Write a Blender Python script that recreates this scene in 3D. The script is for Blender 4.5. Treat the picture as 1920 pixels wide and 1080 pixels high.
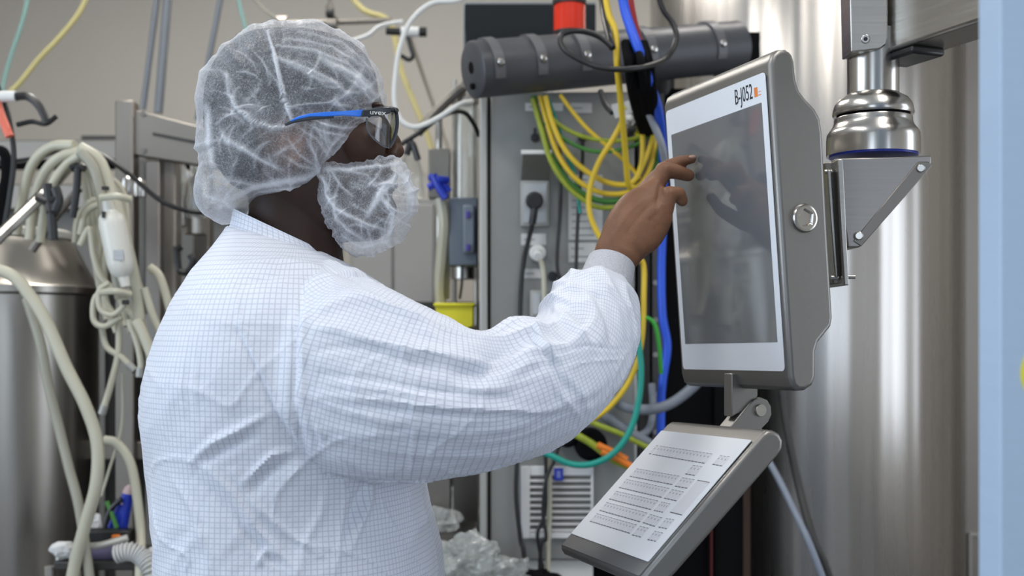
import bpy, bmesh, math, random
import numpy as np
from mathutils import Vector, Matrix

for _o in list(bpy.data.objects):
    bpy.data.objects.remove(_o, do_unlink=True)
SC = bpy.context.scene
COL = SC.collection
random.seed(7)
rng = np.random.default_rng(7)

# ------------------------------------------------------------------ camera
F = 2150.0; CX = 960.0; HY = 625.0; CAMZ = 1.45
cam_d = bpy.data.cameras.new('camera'); cam = bpy.data.objects.new('camera', cam_d); COL.objects.link(cam)
cam.location = (0, 0, CAMZ); cam.rotation_euler = (math.pi / 2, 0, 0)
cam_d.sensor_width = 36; cam_d.lens = 36 * F / 1920; cam_d.shift_y = (HY - 540) / 1920
cam_d.clip_start = 0.05
cam_d.dof.use_dof = True; cam_d.dof.focus_distance = 1.46; cam_d.dof.aperture_fstop = 4.2
SC.camera = cam
SC.view_settings.view_transform = 'Standard'; SC.view_settings.look = 'None'
SC.view_settings.gamma = 1; SC.view_settings.use_curve_mapping = False
SC.view_settings.exposure = 0.1
w = bpy.data.worlds.new('world'); SC.world = w; w.use_nodes = True
w.node_tree.nodes['Background'].inputs[0].default_value = (0.75, 0.85, 1.0, 1)
w.node_tree.nodes['Background'].inputs[1].default_value = 0.9

def area(name, loc, rot, sx, sy, power, col=(1, 1, 1)):
    l = bpy.data.lights.new(name, 'AREA'); l.shape = 'RECTANGLE'; l.size = sx; l.size_y = sy
    l.energy = power; l.color = col
    o = bpy.data.objects.new(name, l); COL.objects.link(o); o.location = loc
    o.rotation_euler = rot
    return o
R = math.radians
area('window_and_fill_light', (-2.95, 0.3, 1.9), (0, R(-90), 0), 1.9, 2.2, 50, (0.72, 0.86, 1.0))
area('window_and_fill_light', (-1.2, -2.9, 1.9), (R(90), 0, 0), 1.1, 2.0, 13, (0.74, 0.87, 1.0))
area('window_and_fill_light', (1.15, -2.9, 1.8), (R(90), 0, 0), 0.7, 2.2, 12, (0.74, 0.87, 1.0))
area('window_and_fill_light', (2.35, -2.9, 1.8), (R(90), 0, 0), 0.9, 2.2, 10, (0.80, 0.88, 1.0))  # added, unseen: brightens the dark strip on the tank's right side
area('window_and_fill_light', (2.95, 1.3, 1.8), (0, R(90), 0), 2.0, 0.9, 14, (0.82, 0.90, 1.0))  # added side light, unseen, giving the tank its bright right band
area('ceiling_light', (-1.0, 0.6, 3.42), (0, 0, 0), 0.3, 1.4, 22, (1.0, 0.96, 0.9))
area('ceiling_light', (0.9, 0.6, 3.42), (0, 0, 0), 0.3, 1.4, 22, (1.0, 0.96, 0.9))
area('ceiling_light', (-1.0, 3.2, 3.42), (0, 0, 0), 0.3, 1.4, 30, (1.0, 0.96, 0.9))
area('ceiling_light', (0.9, 3.4, 3.42), (0, 0, 0), 0.3, 1.4, 30, (1.0, 0.96, 0.9))

# ------------------------------------------------------------------ helpers
def P(px, py, d):
    return Vector(((px - CX) * d / F, d, CAMZ - (py - HY) * d / F))
def PA(px, py, d):
    return np.array(P(px, py, d))

def new_mat(name):
    m = bpy.data.materials.new(name); m.use_nodes = True
    return m, m.node_tree.nodes, m.node_tree.links, m.node_tree.nodes['Principled BSDF']

MATS = {}
def pm(name, col, rough=0.5, metal=0.0, noise=0.0, nscale=(20, 20, 20), bump=0.0, spec=None, trans=0.0, emit=None, coat=0.0, alpha=None, sss=0):
    if name in MATS: return MATS[name]
    m, N, L, B = new_mat(name)
    B.inputs['Base Color'].default_value = (*col, 1); B.inputs['Roughness'].default_value = rough
    B.inputs['Metallic'].default_value = metal
    B.inputs['Transmission Weight'].default_value = trans
    B.inputs['Coat Weight'].default_value = coat
    if sss:
        B.inputs['Subsurface Weight'].default_value = sss; B.inputs['Subsurface Radius'].default_value = (0.01, 0.004, 0.002)
        B.inputs['Subsurface Scale'].default_value = 0.4
    if alpha is not None: B.inputs['Alpha'].default_value = alpha
    if spec is not None: B.inputs['Specular IOR Level'].default_value = spec
    if emit: B.inputs['Emission Color'].default_value = (*emit[0], 1); B.inputs['Emission Strength'].default_value = emit[1]
    if noise or bump:
        tc = N.new('ShaderNodeTexCoord'); mp = N.new('ShaderNodeMapping'); mp.inputs['Scale'].default_value = nscale
        L.new(tc.outputs['Object'], mp.inputs[0])
        nz = N.new('ShaderNodeTexNoise'); nz.inputs['Scale'].default_value = 1.0; nz.inputs['Detail'].default_value = 6
        L.new(mp.outputs[0], nz.inputs['Vector'])
        if noise:
            mx = N.new('ShaderNodeMix'); mx.data_type = 'RGBA'
            mx.inputs[6].default_value = (*[c * (1 - noise) for c in col], 1)
            mx.inputs[7].default_value = (*[min(1, c * (1 + noise)) for c in col], 1)
            L.new(nz.outputs['Fac'], mx.inputs[0]); L.new(mx.outputs[2], B.inputs['Base Color'])
            mr = N.new('ShaderNodeMapRange'); mr.inputs[3].default_value = max(0.02, rough - 0.06); mr.inputs[4].default_value = rough + 0.06
            L.new(nz.outputs['Fac'], mr.inputs[0]); L.new(mr.outputs[0], B.inputs['Roughness'])
        if bump:
            b = N.new('ShaderNodeBump'); b.inputs['Strength'].default_value = bump; b.inputs['Distance'].default_value = 0.002
            L.new(nz.outputs['Fac'], b.inputs['Height']); L.new(b.outputs[0], B.inputs['Normal'])
    MATS[name] = m
    return m

STEEL = pm('brushed_steel', (0.50, 0.48, 0.45), 0.30, 1.0, 0.12, (8, 8, 300), 0.05)
STEELT = pm('tank_steel', (0.50, 0.475, 0.45), 0.27, 1.0, 0.03, (30, 30, 1.2), 0.02)
STEELB = pm('buffer_steel', (0.34, 0.32, 0.29), 0.30, 1.0, 0.08, (30, 30, 1.2), 0.04)
STEELD = pm('dark_steel', (0.27, 0.25, 0.23), 0.42, 1.0, 0.15, (5, 5, 5), 0.0)
FRAMEM = pm('frame_steel', (0.27, 0.248, 0.222), 0.42, 0.85, 0.10, (5, 5, 5))
BLAST = pm('blasted_steel', (0.27, 0.262, 0.252), 0.42, 0.9, 0.07, (900, 900, 900), 0.05)
POLISH = pm('polished_steel', (0.52, 0.50, 0.475), 0.23, 1.0, 0.05, (400, 6, 6), 0.02)
WALLM = pm('wall_paint', (0.56, 0.53, 0.485), 0.8, 0, 0.03, (3, 3, 3), 0.03)
FLOORM = pm('floor_resin', (0.17, 0.17, 0.175), 0.45, 0, 0.10, (4, 4, 4))
CEILM = pm('ceiling_paint', (0.8, 0.8, 0.78), 0.9, 0, 0.02, (3, 3, 3))
CABM = pm('cabinet_paint', (0.27, 0.272, 0.262), 0.42, 0.25, 0.10, (7, 7, 7), 0.03)
CABL = pm('cabinet_edge', (0.42, 0.42, 0.40), 0.4, 0.3, 0.06, (9, 9, 9))
BLACK = pm('black_plastic', (0.012, 0.012, 0.013), 0.38, 0, 0.2, (30, 30, 30))
BLACKM = pm('black_matt', (0.006, 0.006, 0.007), 0.85, 0, 0.2, (10, 10, 10), spec=0.08)
RAILM = pm('dark_rail', (0.055, 0.052, 0.05), 0.45, 0.4, 0.2, (20, 20, 20))
DUCT = pm('duct_plastic', (0.060, 0.063, 0.072), 0.42, 0, 0.08, (9, 9, 9), 0.05)
DUCTS = pm('duct_saddle', (0.13, 0.13, 0.14), 0.45, 0.2, 0.08, (9, 9, 9))
YEL = pm('yellow_jacket', (0.72, 0.50, 0.03), 0.42, 0, 0.06, (30, 30, 30))
GRN = pm('green_jacket', (0.06, 0.22, 0.04), 0.45, 0, 0.1, (30, 30, 30))
YG = pm('yellow_green_jacket', (0.30, 0.36, 0.03), 0.42, 0, 0.35, (60, 60, 60))
TEAL = pm('teal_jacket', (0.01, 0.30, 0.24), 0.45, 0, 0.1, (30, 30, 30))
BLUE = pm('blue_jacket', (0.02, 0.10, 0.72), 0.4, 0, 0.1, (30, 30, 30))
RED = pm('red_jacket', (0.35, 0.02, 0.02), 0.4, 0, 0.1, (30, 30, 30))
ORANGE = pm('orange_sleeve', (0.85, 0.22, 0.02), 0.45, 0, 0.1, (30, 30, 30))
GREYC = pm('grey_conduit', (0.20, 0.22, 0.26), 0.5, 0, 0.1, (30, 30, 30))
CREAM = pm('silicone_hose', (0.50, 0.48, 0.38), 0.38, 0, 0.08, (14, 14, 14), 0.0)
CREAMD = pm('silicone_hose_dull', (0.33, 0.32, 0.26), 0.42, 0, 0.08, (14, 14, 14), 0.0)
WHITEP = pm('white_plastic', (0.72, 0.72, 0.70), 0.4, 0, 0.04, (30, 30, 30))
LABELM = pm('label_paper', (0.62, 0.62, 0.62), 0.6, 0, 0.05, (200, 200, 200))
INK = pm('ink', (0.02, 0.02, 0.025), 0.5, 0, 0.1, (50, 50, 50))
GREYBOX = pm('enclosure_paint', (0.13, 0.16, 0.20), 0.45, 0, 0.05, (20, 20, 20))
LEMON = pm('lemon_plastic', (0.80, 0.72, 0.03), 0.45, 0, 0.08, (20, 20, 20))
BLUEP = pm('blue_plastic', (0.02, 0.05, 0.52), 0.35, 0, 0.1, (40, 40, 40))
BAGM = pm('clear_bag_film', (0.80, 0.82, 0.80), 0.18, 0, 0.05, (20, 20, 20), 0.0, trans=0.72)
GLASS = pm('clear_glass', (0.92, 0.95, 0.95), 0.04, 0, 0, trans=0.95)
AMBER = pm('amber_plastic', (0.20, 0.05, 0.01), 0.3, 0, 0.1, (20, 20, 20))
PALE = pm('pale_blue_panel', (0.40, 0.52, 0.68), 0.5, 0.1, 0.04, (3, 3, 160), 0.02)
REDL = pm('red_lens', (0.75, 0.03, 0.005), 0.18, 0, 0.1, (40, 40, 3), coat=0.5)
MEMB = pm('membrane_white', (0.80, 0.84, 0.91), 0.32, 0, 0.015, (60, 60, 60), coat=0.3)
KEYM = pm('key_print', (0.66, 0.68, 0.75), 0.4, 0, 0.03, (60, 60, 60))
SCREENM = pm('display_glass', (0.145, 0.155, 0.172), 0.07, 0, 0.03, (9, 9, 9), spec=0.9, coat=1.0)
LOGO = pm('logo_orange', (0.80, 0.24, 0.06), 0.5, 0, 0.05, (20, 20, 20))

def obj(name, verts, faces, mat, parent=None, smooth=True, bevel=0.0, auto=None, seg=2, mats=None):
    me = bpy.data.meshes.new(name)
    me.from_pydata([tuple(v) for v in verts], [], [tuple(f) for f in faces]); me.update()
    return link(name, me, mat, parent, smooth, bevel, seg, mats)
def link(name, me, mat, parent=None, smooth=True, bevel=0.0, seg=2, mats=None):
    o = bpy.data.objects.new(name, me); COL.objects.link(o)
    for mm in (mats or [mat]): me.materials.append(mm)
    if smooth:
        me.polygons.foreach_set('use_smooth', [True] * len(me.polygons))
    if bevel:
        b = o.modifiers.new('bevel', 'BEVEL'); b.width = bevel; b.segments = seg; b.limit_method = 'ANGLE'; b.angle_limit = R(40)
        b.harden_normals = False
    if smooth:
        try: me.set_sharp_from_angle(angle=R(38))
        except Exception: pass
    if parent: o.parent = parent
    return o
def tag(o, label, cat, group=None, kind=None):
    o['label'] = label; o['category'] = cat
    if group: o['group'] = group
    if kind: o['kind'] = kind
    return o
def struct(o):
    o['kind'] = 'structure'; return o
def thing(name, label, cat, loc=(0, 0, 0), group=None):
    o = bpy.data.objects.new(name, None); COL.objects.link(o); o.empty_display_size = 0.05
    tag(o, label, cat, group)
    return o
class MB:
    def __init__(s): s.v = []; s.f = []; s.mi = []
    def add(s, v, f, m=0):
        n = len(s.v); s.v += [tuple(x) for x in v]; s.f += [tuple(i + n for i in q) for q in f]; s.mi += [m] * len(f)
        return s
    def build(s, name, mat, parent=None, smooth=True, bevel=0.0, seg=2, mats=None):
        o = obj(name, s.v, s.f, mat, parent, smooth, bevel, seg=seg, mats=mats)
        if mats: o.data.polygons.foreach_set('material_index', s.mi)
        return o
def boxg(c, s, M=None):
    x, y, z = s[0] / 2, s[1] / 2, s[2] / 2
    v = [Vector((a * x, b * y, e * z)) for a in (-1, 1) for b in (-1, 1) for e in (-1, 1)]
    if M is not None: v = [M @ q for q in v]
    v = [q + Vector(c) for q in v]
    return v, [(0, 1, 3, 2), (4, 6, 7, 5), (0, 4, 5, 1), (2, 3, 7, 6), (0, 2, 6, 4), (1, 5, 7, 3)]
def box(name, c, s, mat, parent=None, bevel=0.0, M=None, seg=2):
    return obj(name, *boxg(c, s, M), mat, parent, bevel > 0, bevel, seg=seg)
def pbox(name, x0, y0, x1, y1, d, t, mat, parent=None, bevel=0.0):
    """box whose front face covers px x0..x1, y0..y1 at distance d, t deep"""
    a = P(x0, y1, d); b = P(x1, y0, d)
    return box(name, ((a.x + b.x) / 2, d + t / 2, (a.z + b.z) / 2), (b.x - a.x, t, b.z - a.z), mat, parent, bevel)
def boxz(name, x0, x1, ytop, d, t, mat, parent=None, bevel=0.0, z0=0.0):
    """like pbox but reaching down to height z0"""
    a = P(x0, ytop, d); b = P(x1, ytop, d)
    return box(name, ((a.x + b.x) / 2, d + t / 2, (a.z + z0) / 2), (b.x - a.x, t, a.z - z0), mat, parent, bevel)
def frame_of(t):
    t = t.normalized(); a = Vector((0, 0, 1)) if abs(t.z) < 0.9 else Vector((1, 0, 0))
    n = t.cross(a).normalized(); return n, t.cross(n).normalized()
def cr(pts, n=8):
    pts = [Vector(p) for p in pts]
    if len(pts) < 3: return pts
    e = [pts[0] * 2 - pts[1]] + pts + [pts[-1] * 2 - pts[-2]]; out = []
    for i in range(1, len(e) - 2):
        a, b, c, d = e[i - 1:i + 3]
        for k in range(n):
            t = k / n
            out.append(0.5 * ((2 * b) + (c - a) * t + (2 * a - 5 * b + 4 * c - d) * t * t + (3 * b - a - 3 * c + d) * t ** 3))
    out.append(pts[-1]); return out
def tubeg(pts, r, seg=8, n=8, smooth=True, caps=True):
    p = cr(pts, n) if smooth else [Vector(q) for q in pts]
    rr = r if callable(r) else (lambda t: r)
    v = []; f = []; N = None
    for i, q in enumerate(p):
        t = (p[min(i + 1, len(p) - 1)] - p[max(i - 1, 0)])
        t = t.normalized() if t.length > 1e-9 else Vector((0, 0, 1))
        if N is None: N, _ = frame_of(t)
        N = (N - t * N.dot(t)); N = N.normalized() if N.length > 1e-6 else frame_of(t)[0]
        Bn = t.cross(N)
        rad = rr(i / (len(p) - 1))
        for k in range(seg):
            a = 2 * math.pi * k / seg
            v.append(q + (N * math.cos(a) + Bn * math.sin(a)) * rad)
    for i in range(len(p) - 1):
        for k in range(seg):
            a = i * seg + k; b = i * seg + (k + 1) % seg
            f.append((a, b, b + seg, a + seg))
    if caps:
        f.append(tuple(range(seg))[::-1]); f.append(tuple((len(p) - 1) * seg + k for k in range(seg)))
    return v, f
def tube(name, pts, r, mat, parent=None, seg=8, n=8, smooth=True):
    return obj(name, *tubeg(pts, r, seg, n, smooth), mat, parent)
def ptube(name, pts, r, mat, parent=None, seg=8, n=8):
    return tube(name, [P(*q) for q in pts], r, mat, parent, seg, n)
def cyl(name, a, b, r, mat, parent=None, seg=24, bevel=0.0, r2=None):
    r2 = r if r2 is None else r2
    return obj(name, *tubeg([Vector(a), Vector(b)], (lambda t: r + (r2 - r) * t), seg, 1, False), mat, parent, True, bevel)
def latheg(prof, c, axis=Vector((0, 0, 1)), seg=48):
    n, b = frame_of(axis); v = []; f = []
    for (r, h) in prof:
        for k in range(seg):
            a = 2 * math.pi * k / seg
            v.append(Vector(c) + axis * h + (n * math.cos(a) + b * math.sin(a)) * r)
    for i in range(len(prof) - 1):
        for k in range(seg):
            a0 = i * seg + k; b0 = i * seg + (k + 1) % seg
            f.append((a0, b0, b0 + seg, a0 + seg))
    f.append(tuple(range(seg))[::-1]); f.append(tuple((len(prof) - 1) * seg + k for k in range(seg)))
    return v, f
def lathe(name, prof, c, mat, parent=None, axis=Vector((0, 0, 1)), seg=48):
    return obj(name, *latheg(prof, c, axis, seg), mat, parent)
def prismg(poly, off):
    """poly: list of Vectors; off: extrusion vector"""
    n = len(poly); v = list(poly) + [q + off for q in poly]
    f = [tuple(range(n)), tuple(range(n, 2 * n))[::-1]] + [(i, i + n, (i + 1) % n + n, (i + 1) % n) for i in range(n)]
    return v, f
def fixn(o):
    bm = bmesh.new(); bm.from_mesh(o.data); bmesh.ops.recalc_face_normals(bm, faces=bm.faces); bm.to_mesh(o.data); bm.free(); return o
def smooth_poly(pts, n=3):
    pts = [Vector((*p, 0)) if len(p) == 2 else Vector(p) for p in pts]
    return pts

def ellip(c, r, n=24, m=16):
    v = []; f = []
    for i in range(m + 1):
        a = math.pi * i / m; a = min(max(a, 0.02), math.pi - 0.02)
        for k in range(n):
            t = 2 * math.pi * k / n
            v.append((c[0] + r[0] * math.sin(a) * math.cos(t), c[1] + r[1] * math.sin(a) * math.sin(t), c[2] - r[2] * math.cos(a)))
    for i in range(m):
        for k in range(n):
            p, q = i * n + k, i * n + (k + 1) % n; f.append((p, q, q + n, p + n))
    f.append(tuple(range(n))[::-1]); f.append(tuple(m * n + k for k in range(n)))
    return v, f
def vnoise0(p, seed):
    i = np.floor(p).astype(np.int64); f_ = p - i; f_ = f_ * f_ * (3 - 2 * f_); r_ = 0
    for dx in (0, 1):
        for dy in (0, 1):
            for dz in (0, 1):
                a = i + np.array([dx, dy, dz]); n = (a[:, 0] * 73856093) ^ (a[:, 1] * 19349663) ^ (a[:, 2] * 83492791) ^ (seed * 2654435)
                n = (n ^ (n >> 13)) * 1274126177; n = n & 0x7fffffff; n = (n ^ (n >> 16)) & 0xffff
                w_ = (f_[:, 0] if dx else 1 - f_[:, 0]) * (f_[:, 1] if dy else 1 - f_[:, 1]) * (f_[:, 2] if dz else 1 - f_[:, 2])
                r_ = r_ + w_ * (n / 65535.0 * 2 - 1)
    return r_

# ------------------------------------------------------------------ room shell
struct(box('floor', (0, 1.2, -0.05), (6.2, 8.4, 0.1), FLOORM))
struct(box('ceiling', (0, 1.2, 3.55), (6.2, 8.4, 0.1), CEILM))
struct(box('wall_back', (0, 5.25, 1.75), (6.2, 0.1, 3.5), WALLM))
def wall_with_window(name, axis, pos, u0, u1, z0, z1, hole):
    m = MB()
    a, b, c, d = hole
    for (p, q, r_, s) in ((u0, a, z0, z1), (b, u1, z0, z1), (a, b, z0, c), (a, b, d, z1)):
        if axis == 'x': m.add(*boxg((pos, (p + q) / 2, (r_ + s) / 2), (0.1, q - p, s - r_)))
        else: m.add(*boxg(((p + q) / 2, pos, (r_ + s) / 2), (q - p, 0.1, s - r_)))
    return struct(m.build(name, WALLM, None, False))
wall_with_window('wall_left', 'x', -3.1, -3, 5.2, 0, 3.5, (-0.8, 1.4, 0.95, 2.85))
wall_with_window('wall_front', 'y', -3.05, -3.1, 3.1, 0, 3.5, (-1.75, 2.85, 0.8, 2.9))  # opening widened at its right end for the added tank light
def window(name, axis, pos, a, b, c, d, n):
    m = MB(); t = 0.05
    def bb(p, q, r_, s):
        if axis == 'x': m.add(*boxg((pos, (p + q) / 2, (r_ + s) / 2), (0.06, q - p, s - r_)))
        else: m.add(*boxg(((p + q) / 2, pos, (r_ + s) / 2), (q - p, 0.06, s - r_)))
    bb(a, b, c, c + t); bb(a, b, d - t, d)
    for i in range(n + 1):
        x = a + (b - a - t) * i / n; bb(x, x + t, c, d)
    return struct(m.build(name, WHITEP, None, False))
wall_with_window('wall_right', 'x', 3.1, -3, 5.2, 0, 3.5, (0.85, 1.75, 0.8, 2.8))  # opening added for the unseen side light on the tank
window('added_window', 'x', 3.06, 0.85, 1.75, 0.8, 2.8, 1)  # made-up frame around the added side light
window('window_1', 'x', -3.06, -0.8, 1.4, 0.95, 2.85, 2)
window('window_2', 'y', -3.0, -1.75, 2.85, 0.8, 2.9, 6)

# ------------------------------------------------------------------ large steel tank and right-hand cabinet
tank = thing('process_tank', 'very large upright stainless steel tank with a satin curved wall behind the operator panel', 'tank')
TC = Vector((0.837, 3.295, 0)); TR = 0.436
lathe('tank_wall', [(TR - 0.15, 0.25), (TR - 0.03, 0.3), (TR, 0.38), (TR, 3.0), (TR - 0.05, 3.1), (TR - 0.3, 3.2)], TC, STEELT, tank, seg=360)
tw = tank.children[0].data
for v_ in tw.vertices:
    a = math.atan2(v_.co.y - TC.y, v_.co.x - TC.x); k = 1 + (0.0011 * math.sin(a * 23 + 1.0) + 0.0009 * math.sin(a * 41 + 2.2) + 0.0004 * math.sin(a * 67)) 
    v_.co.x = TC.x + (v_.co.x - TC.x) * k; v_.co.y = TC.y + (v_.co.y - TC.y) * k
for k in range(3):
    a = R(30 + 120 * k); c = TC + Vector((math.cos(a), math.sin(a), 0)) * 0.3
    cyl('leg', c + Vector((0, 0, 0.0)), c + Vector((0, 0, 0.36)), 0.04, STEEL, tank)
rc = thing('steel_cabinet', 'tall plain stainless steel cabinet behind the right edge of the large tank', 'cabinet')
a = P(1780, 0, 3.45)
box('body', (a.x + 0.4, 3.57, 1.5), (0.8, 0.24, 3.0), FRAMEM, rc, 0.006)
for (nm, x0, y0, x1, y1) in (('panel_rim', 1817, 1000, 1890, 1006), ('panel_rim', 1817, 1006, 1823, 1500)):
    pbox(nm, x0, y0, x1, y1, 3.435, 0.015, STEEL, rc, 0.002)
lab = pbox('label_strip', 1863, 860, 1890, 982, 3.44, 0.01, LABELM, rc)
m = MB()
for k in range(14):
    q0 = P(1867, 872 + k * 8, 3.438); q1 = P(1886, 875 + k * 8, 3.438)
    m.add(*boxg(((q0.x + q1.x) / 2, 3.4390, (q0.z + q1.z) / 2), (q1.x - q0.x, 0.001, q0.z - q1.z)))
m.build('label_print', INK, lab, False)['kind'] = 'stuff'

# pale panel at the right edge, close to the lens
pp = thing('door_leaf', 'pale blue blurred panel along the right edge of the picture, nearest of all', 'panel')
a = P(1876, 0, 0.85)
box('panel', (a.x + 0.16, 0.87, 1.1), (0.32, 0.04, 2.2), PALE, pp, 0.001)
lathe('yellow_sticker', [(0.001, 0), (0.026, 0.0), (0.026, 0.001), (0.001, 0.001)], (P(1979, 700, 0.85).x, 0.8505, P(0, 700, 0.85).z), LEMON, pp, Vector((0, -1, 0)), 40)

# ------------------------------------------------------------------ operator panel (monitor)
MR = Matrix(((0.3689, -0.0678, -0.9275), (-0.9298, -0.0070, -0.3693), (0.0185, 0.9977, -0.0656)))
MT = Vector((0.2868, 1.5706, 0.1392))
KR = Matrix(((0.3058, 0.6679, -0.6785), (-0.9514, 0.2411, -0.1915), (0.0356, 0.7041, 0.7092)))
KT = Vector((0.1901, 1.5159, -0.2073))
def mk(Rm, T):
    """returns loc(u,v,n)->world and cast(px,py,axis,value)->local"""
    T = T + Vector((0, 0, CAMZ))
    def loc(u, v, n=0.0): return Rm @ Vector((u, v, n)) + T
    def cast(px, py, axis=2, val=0.0):
        d = Vector(((px - CX) / F, 1, (HY - py) / F)); C = Vector((0, 0, CAMZ))
        ax = Rm.col[axis]; s = (val - ax.dot(C - T)) / ax.dot(d)
        q = C + d * s - T
        return Vector((Rm.col[0].dot(q), Rm.col[1].dot(q), Rm.col[2].dot(q)))
    return loc, cast
ml, mc = mk(MR, MT); kl, kc = mk(KR, KT)
def M4(Rm, T):
    return Matrix.Translation(T + Vector((0, 0, CAMZ))) @ Rm.to_4x4()
panel = thing('operator_panel', 'upright grey metal touchscreen panel with white border, reading B-J052', 'monitor')
U1 = 0.137; U0 = -0.1365
outl = [(1444, 118), (1449, 101), (1460, 92), (1474, 91), (1486, 99), (1491, 115), (1494, 148), (1500, 168), (1512, 184), (1530, 203),
        (1540, 222), (1544, 250), (1553, 430), (1563, 596), (1560, 612), (1536, 642), (1531, 660), (1531, 706), (1525, 722), (1511, 732),
        (1497, 733), (1487, 725), (1482, 706)]
poly = []
for (x, y) in outl:
    q = mc(x, y, 0, U1); poly.append(ml(U0, q.y, min(q.z, 0.0)))
vtop = mc(1444, 118, 0, U1).y; vbot = mc(1482, 706, 0, U1).y
hs = obj('housing', *prismg(poly, ml(U1, 0, 0) - ml(U0, 0, 0)), BLAST, panel, True, 0.006, seg=4); fixn(hs)
def rrect(u0, v0, u1, v1, r, n, loc, k=6):
    out = []
    for (cx, cy, a0) in ((u1 - r, v1 - r, 0), (u0 + r, v1 - r, 90), (u0 + r, v0 + r, 180), (u1 - r, v0 + r, 270)):
        for i in range(k + 1):
            a = R(a0 + 90 * i / k); out.append(loc(cx + r * math.cos(a), cy + r * math.sin(a), n))
    return out
mb = obj('membrane', *prismg(rrect(-0.127, -0.190, 0.127, 0.190, 0.006, 0.0001, ml), ml(0, 0, 0.0008) - ml(0, 0, 0)), MEMB, panel, False); fixn(mb)
ds = obj('display', *prismg(rrect(-0.1153, -0.1529, 0.1156, 0.1534, 0.0012, 0.0005, ml), ml(0, 0, 0.0007) - ml(0, 0, 0)), SCREENM, panel, False); fixn(ds)
def text(name, s, size, Mx, mat, parent, ext=0.0002, sx=1.0):
    cu = bpy.data.curves.new(name, 'FONT'); cu.body = s; cu.size = size; cu.extrude = ext; cu.resolution_u = 3
    to = bpy.data.objects.new(name, cu); COL.objects.link(to); to.scale = (sx, 1, 1)
    bpy.context.view_layer.update()
    me = bpy.data.meshes.new_from_object(to.evaluated_get(bpy.context.evaluated_depsgraph_get()))
    bpy.data.objects.remove(to, do_unlink=True); bpy.data.curves.remove(cu)
    me.transform(Mx @ Matrix.Diagonal((sx, 1, 1, 1)))
    return link(name, me, mat, parent, False)
a = mc(1379.5, 197, 2, 0); b = mc(1411.5, 185, 2, 0)
text('lettering', 'B-J052', 0.0285, M4(MR, MT) @ Matrix.Translation((a.x, a.y, 0.0011)), INK, panel, sx=0.56)
a = mc(1416, 183, 2, 0); b = mc(1421, 163, 2, 0)
obj('logo', *prismg([ml(a.x, a.y, .0009), ml(b.x, a.y, .0009), ml(b.x, b.y, .0009), ml(a.x, b.y, .0009)], ml(0, 0, .0003) - ml(0, 0, 0)), LOGO, panel, False)
m = MB()
for (y0, y1) in ((173, 171.6), (179.5, 177.5)):
    a = mc(1423, y0, 2, 0); b = mc(1428, y1 - 1.5, 2, 0)
    m.add(*prismg([ml(a.x, a.y, .0009), ml(b.x, a.y, .0009), ml(b.x, b.y, .0009), ml(a.x, b.y, .0009)], ml(0, 0, .0003) - ml(0, 0, 0)))
m.build('logo_lines', LOGO, panel, False)
# bolt cap on the side
q = mc(1508, 409, 0, U1)
ub = (ml(1, 0, 0) - ml(0, 0, 0)).normalized()
bc = ml(U1, q.y, q.z)
cap = lathe('plug_cap', [(0.0185, -0.001), (0.0185, 0.002), (0.017, 0.0040), (0.0146, 0.0046), (0.0146, 0.0002), (0.0005, 0.0002)], bc, POLISH, panel, ub, 60)
NP = 60; ci = []; pi = []; pb = []
for k in range(NP):
    a = 2 * math.pi * k / NP; ph = (a - R(10)) % R(72) - R(36); rp = 0.0125 * math.cos(R(36)) / math.cos(ph)
    def at_(r_, h_): return ml(U1 + h_, q.y + r_ * math.sin(a), q.z + r_ * math.cos(a))
    ci.append(at_(0.0147, 0.0046)); pi.append(at_(rp, 0.0046)); pb.append(at_(rp * .80, 0.0012))
f = [(k, (k + 1) % NP, (k + 1) % NP + NP, k + NP) for k in range(NP)] + [(k + NP, (k + 1) % NP + NP, (k + 1) % NP + 2 * NP, k + 2 * NP) for k in range(NP)] + [tuple(range(2 * NP, 3 * NP))]
fixn(obj('pentagon_socket', ci + pi + pb, f, POLISH, cap, True))

# ------------------------------------------------------------------ keyboard tray
kb = thing('keyboard_tray', 'tilted grey metal keyboard with flat white membrane keys hanging below the touchscreen panel', 'keyboard')
KU1 = 0.1385; KU0 = -0.1365
out2 = [(1431, 813), (1440, 807), (1452, 807), (1463, 813), (1470, 826), (1469, 842), (1462, 853), (1270, 1074), (1240, 1104), (1222, 1108), (1208, 1102), (1200, 1090), (1202, 1081)]
poly = []
for (x, y) in out2:
    q = kc(x, y, 0, KU1); poly.append(kl(KU0, q.y, min(q.z, 0.0)))
fixn(obj('housing', *prismg(poly, kl(KU1, 0, 0) - kl(KU0, 0, 0)), BLAST, kb, True, 0.007, seg=4))
fixn(obj('membrane', *prismg(rrect(-0.1296, -0.1, 0.1296, 0.1, 0.002, 0.0001, kl), kl(0, 0, 0.0008) - kl(0, 0, 0)), MEMB, kb, False))
def kz(x, y): return kc(1090 + x / 4.153, 800 + y / 4.153, 2, 0.0009)
DARKK = pm('key_mark', (0.10, 0.10, 0.12), 0.5, 0, 0.1, (50, 50, 50))
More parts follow.
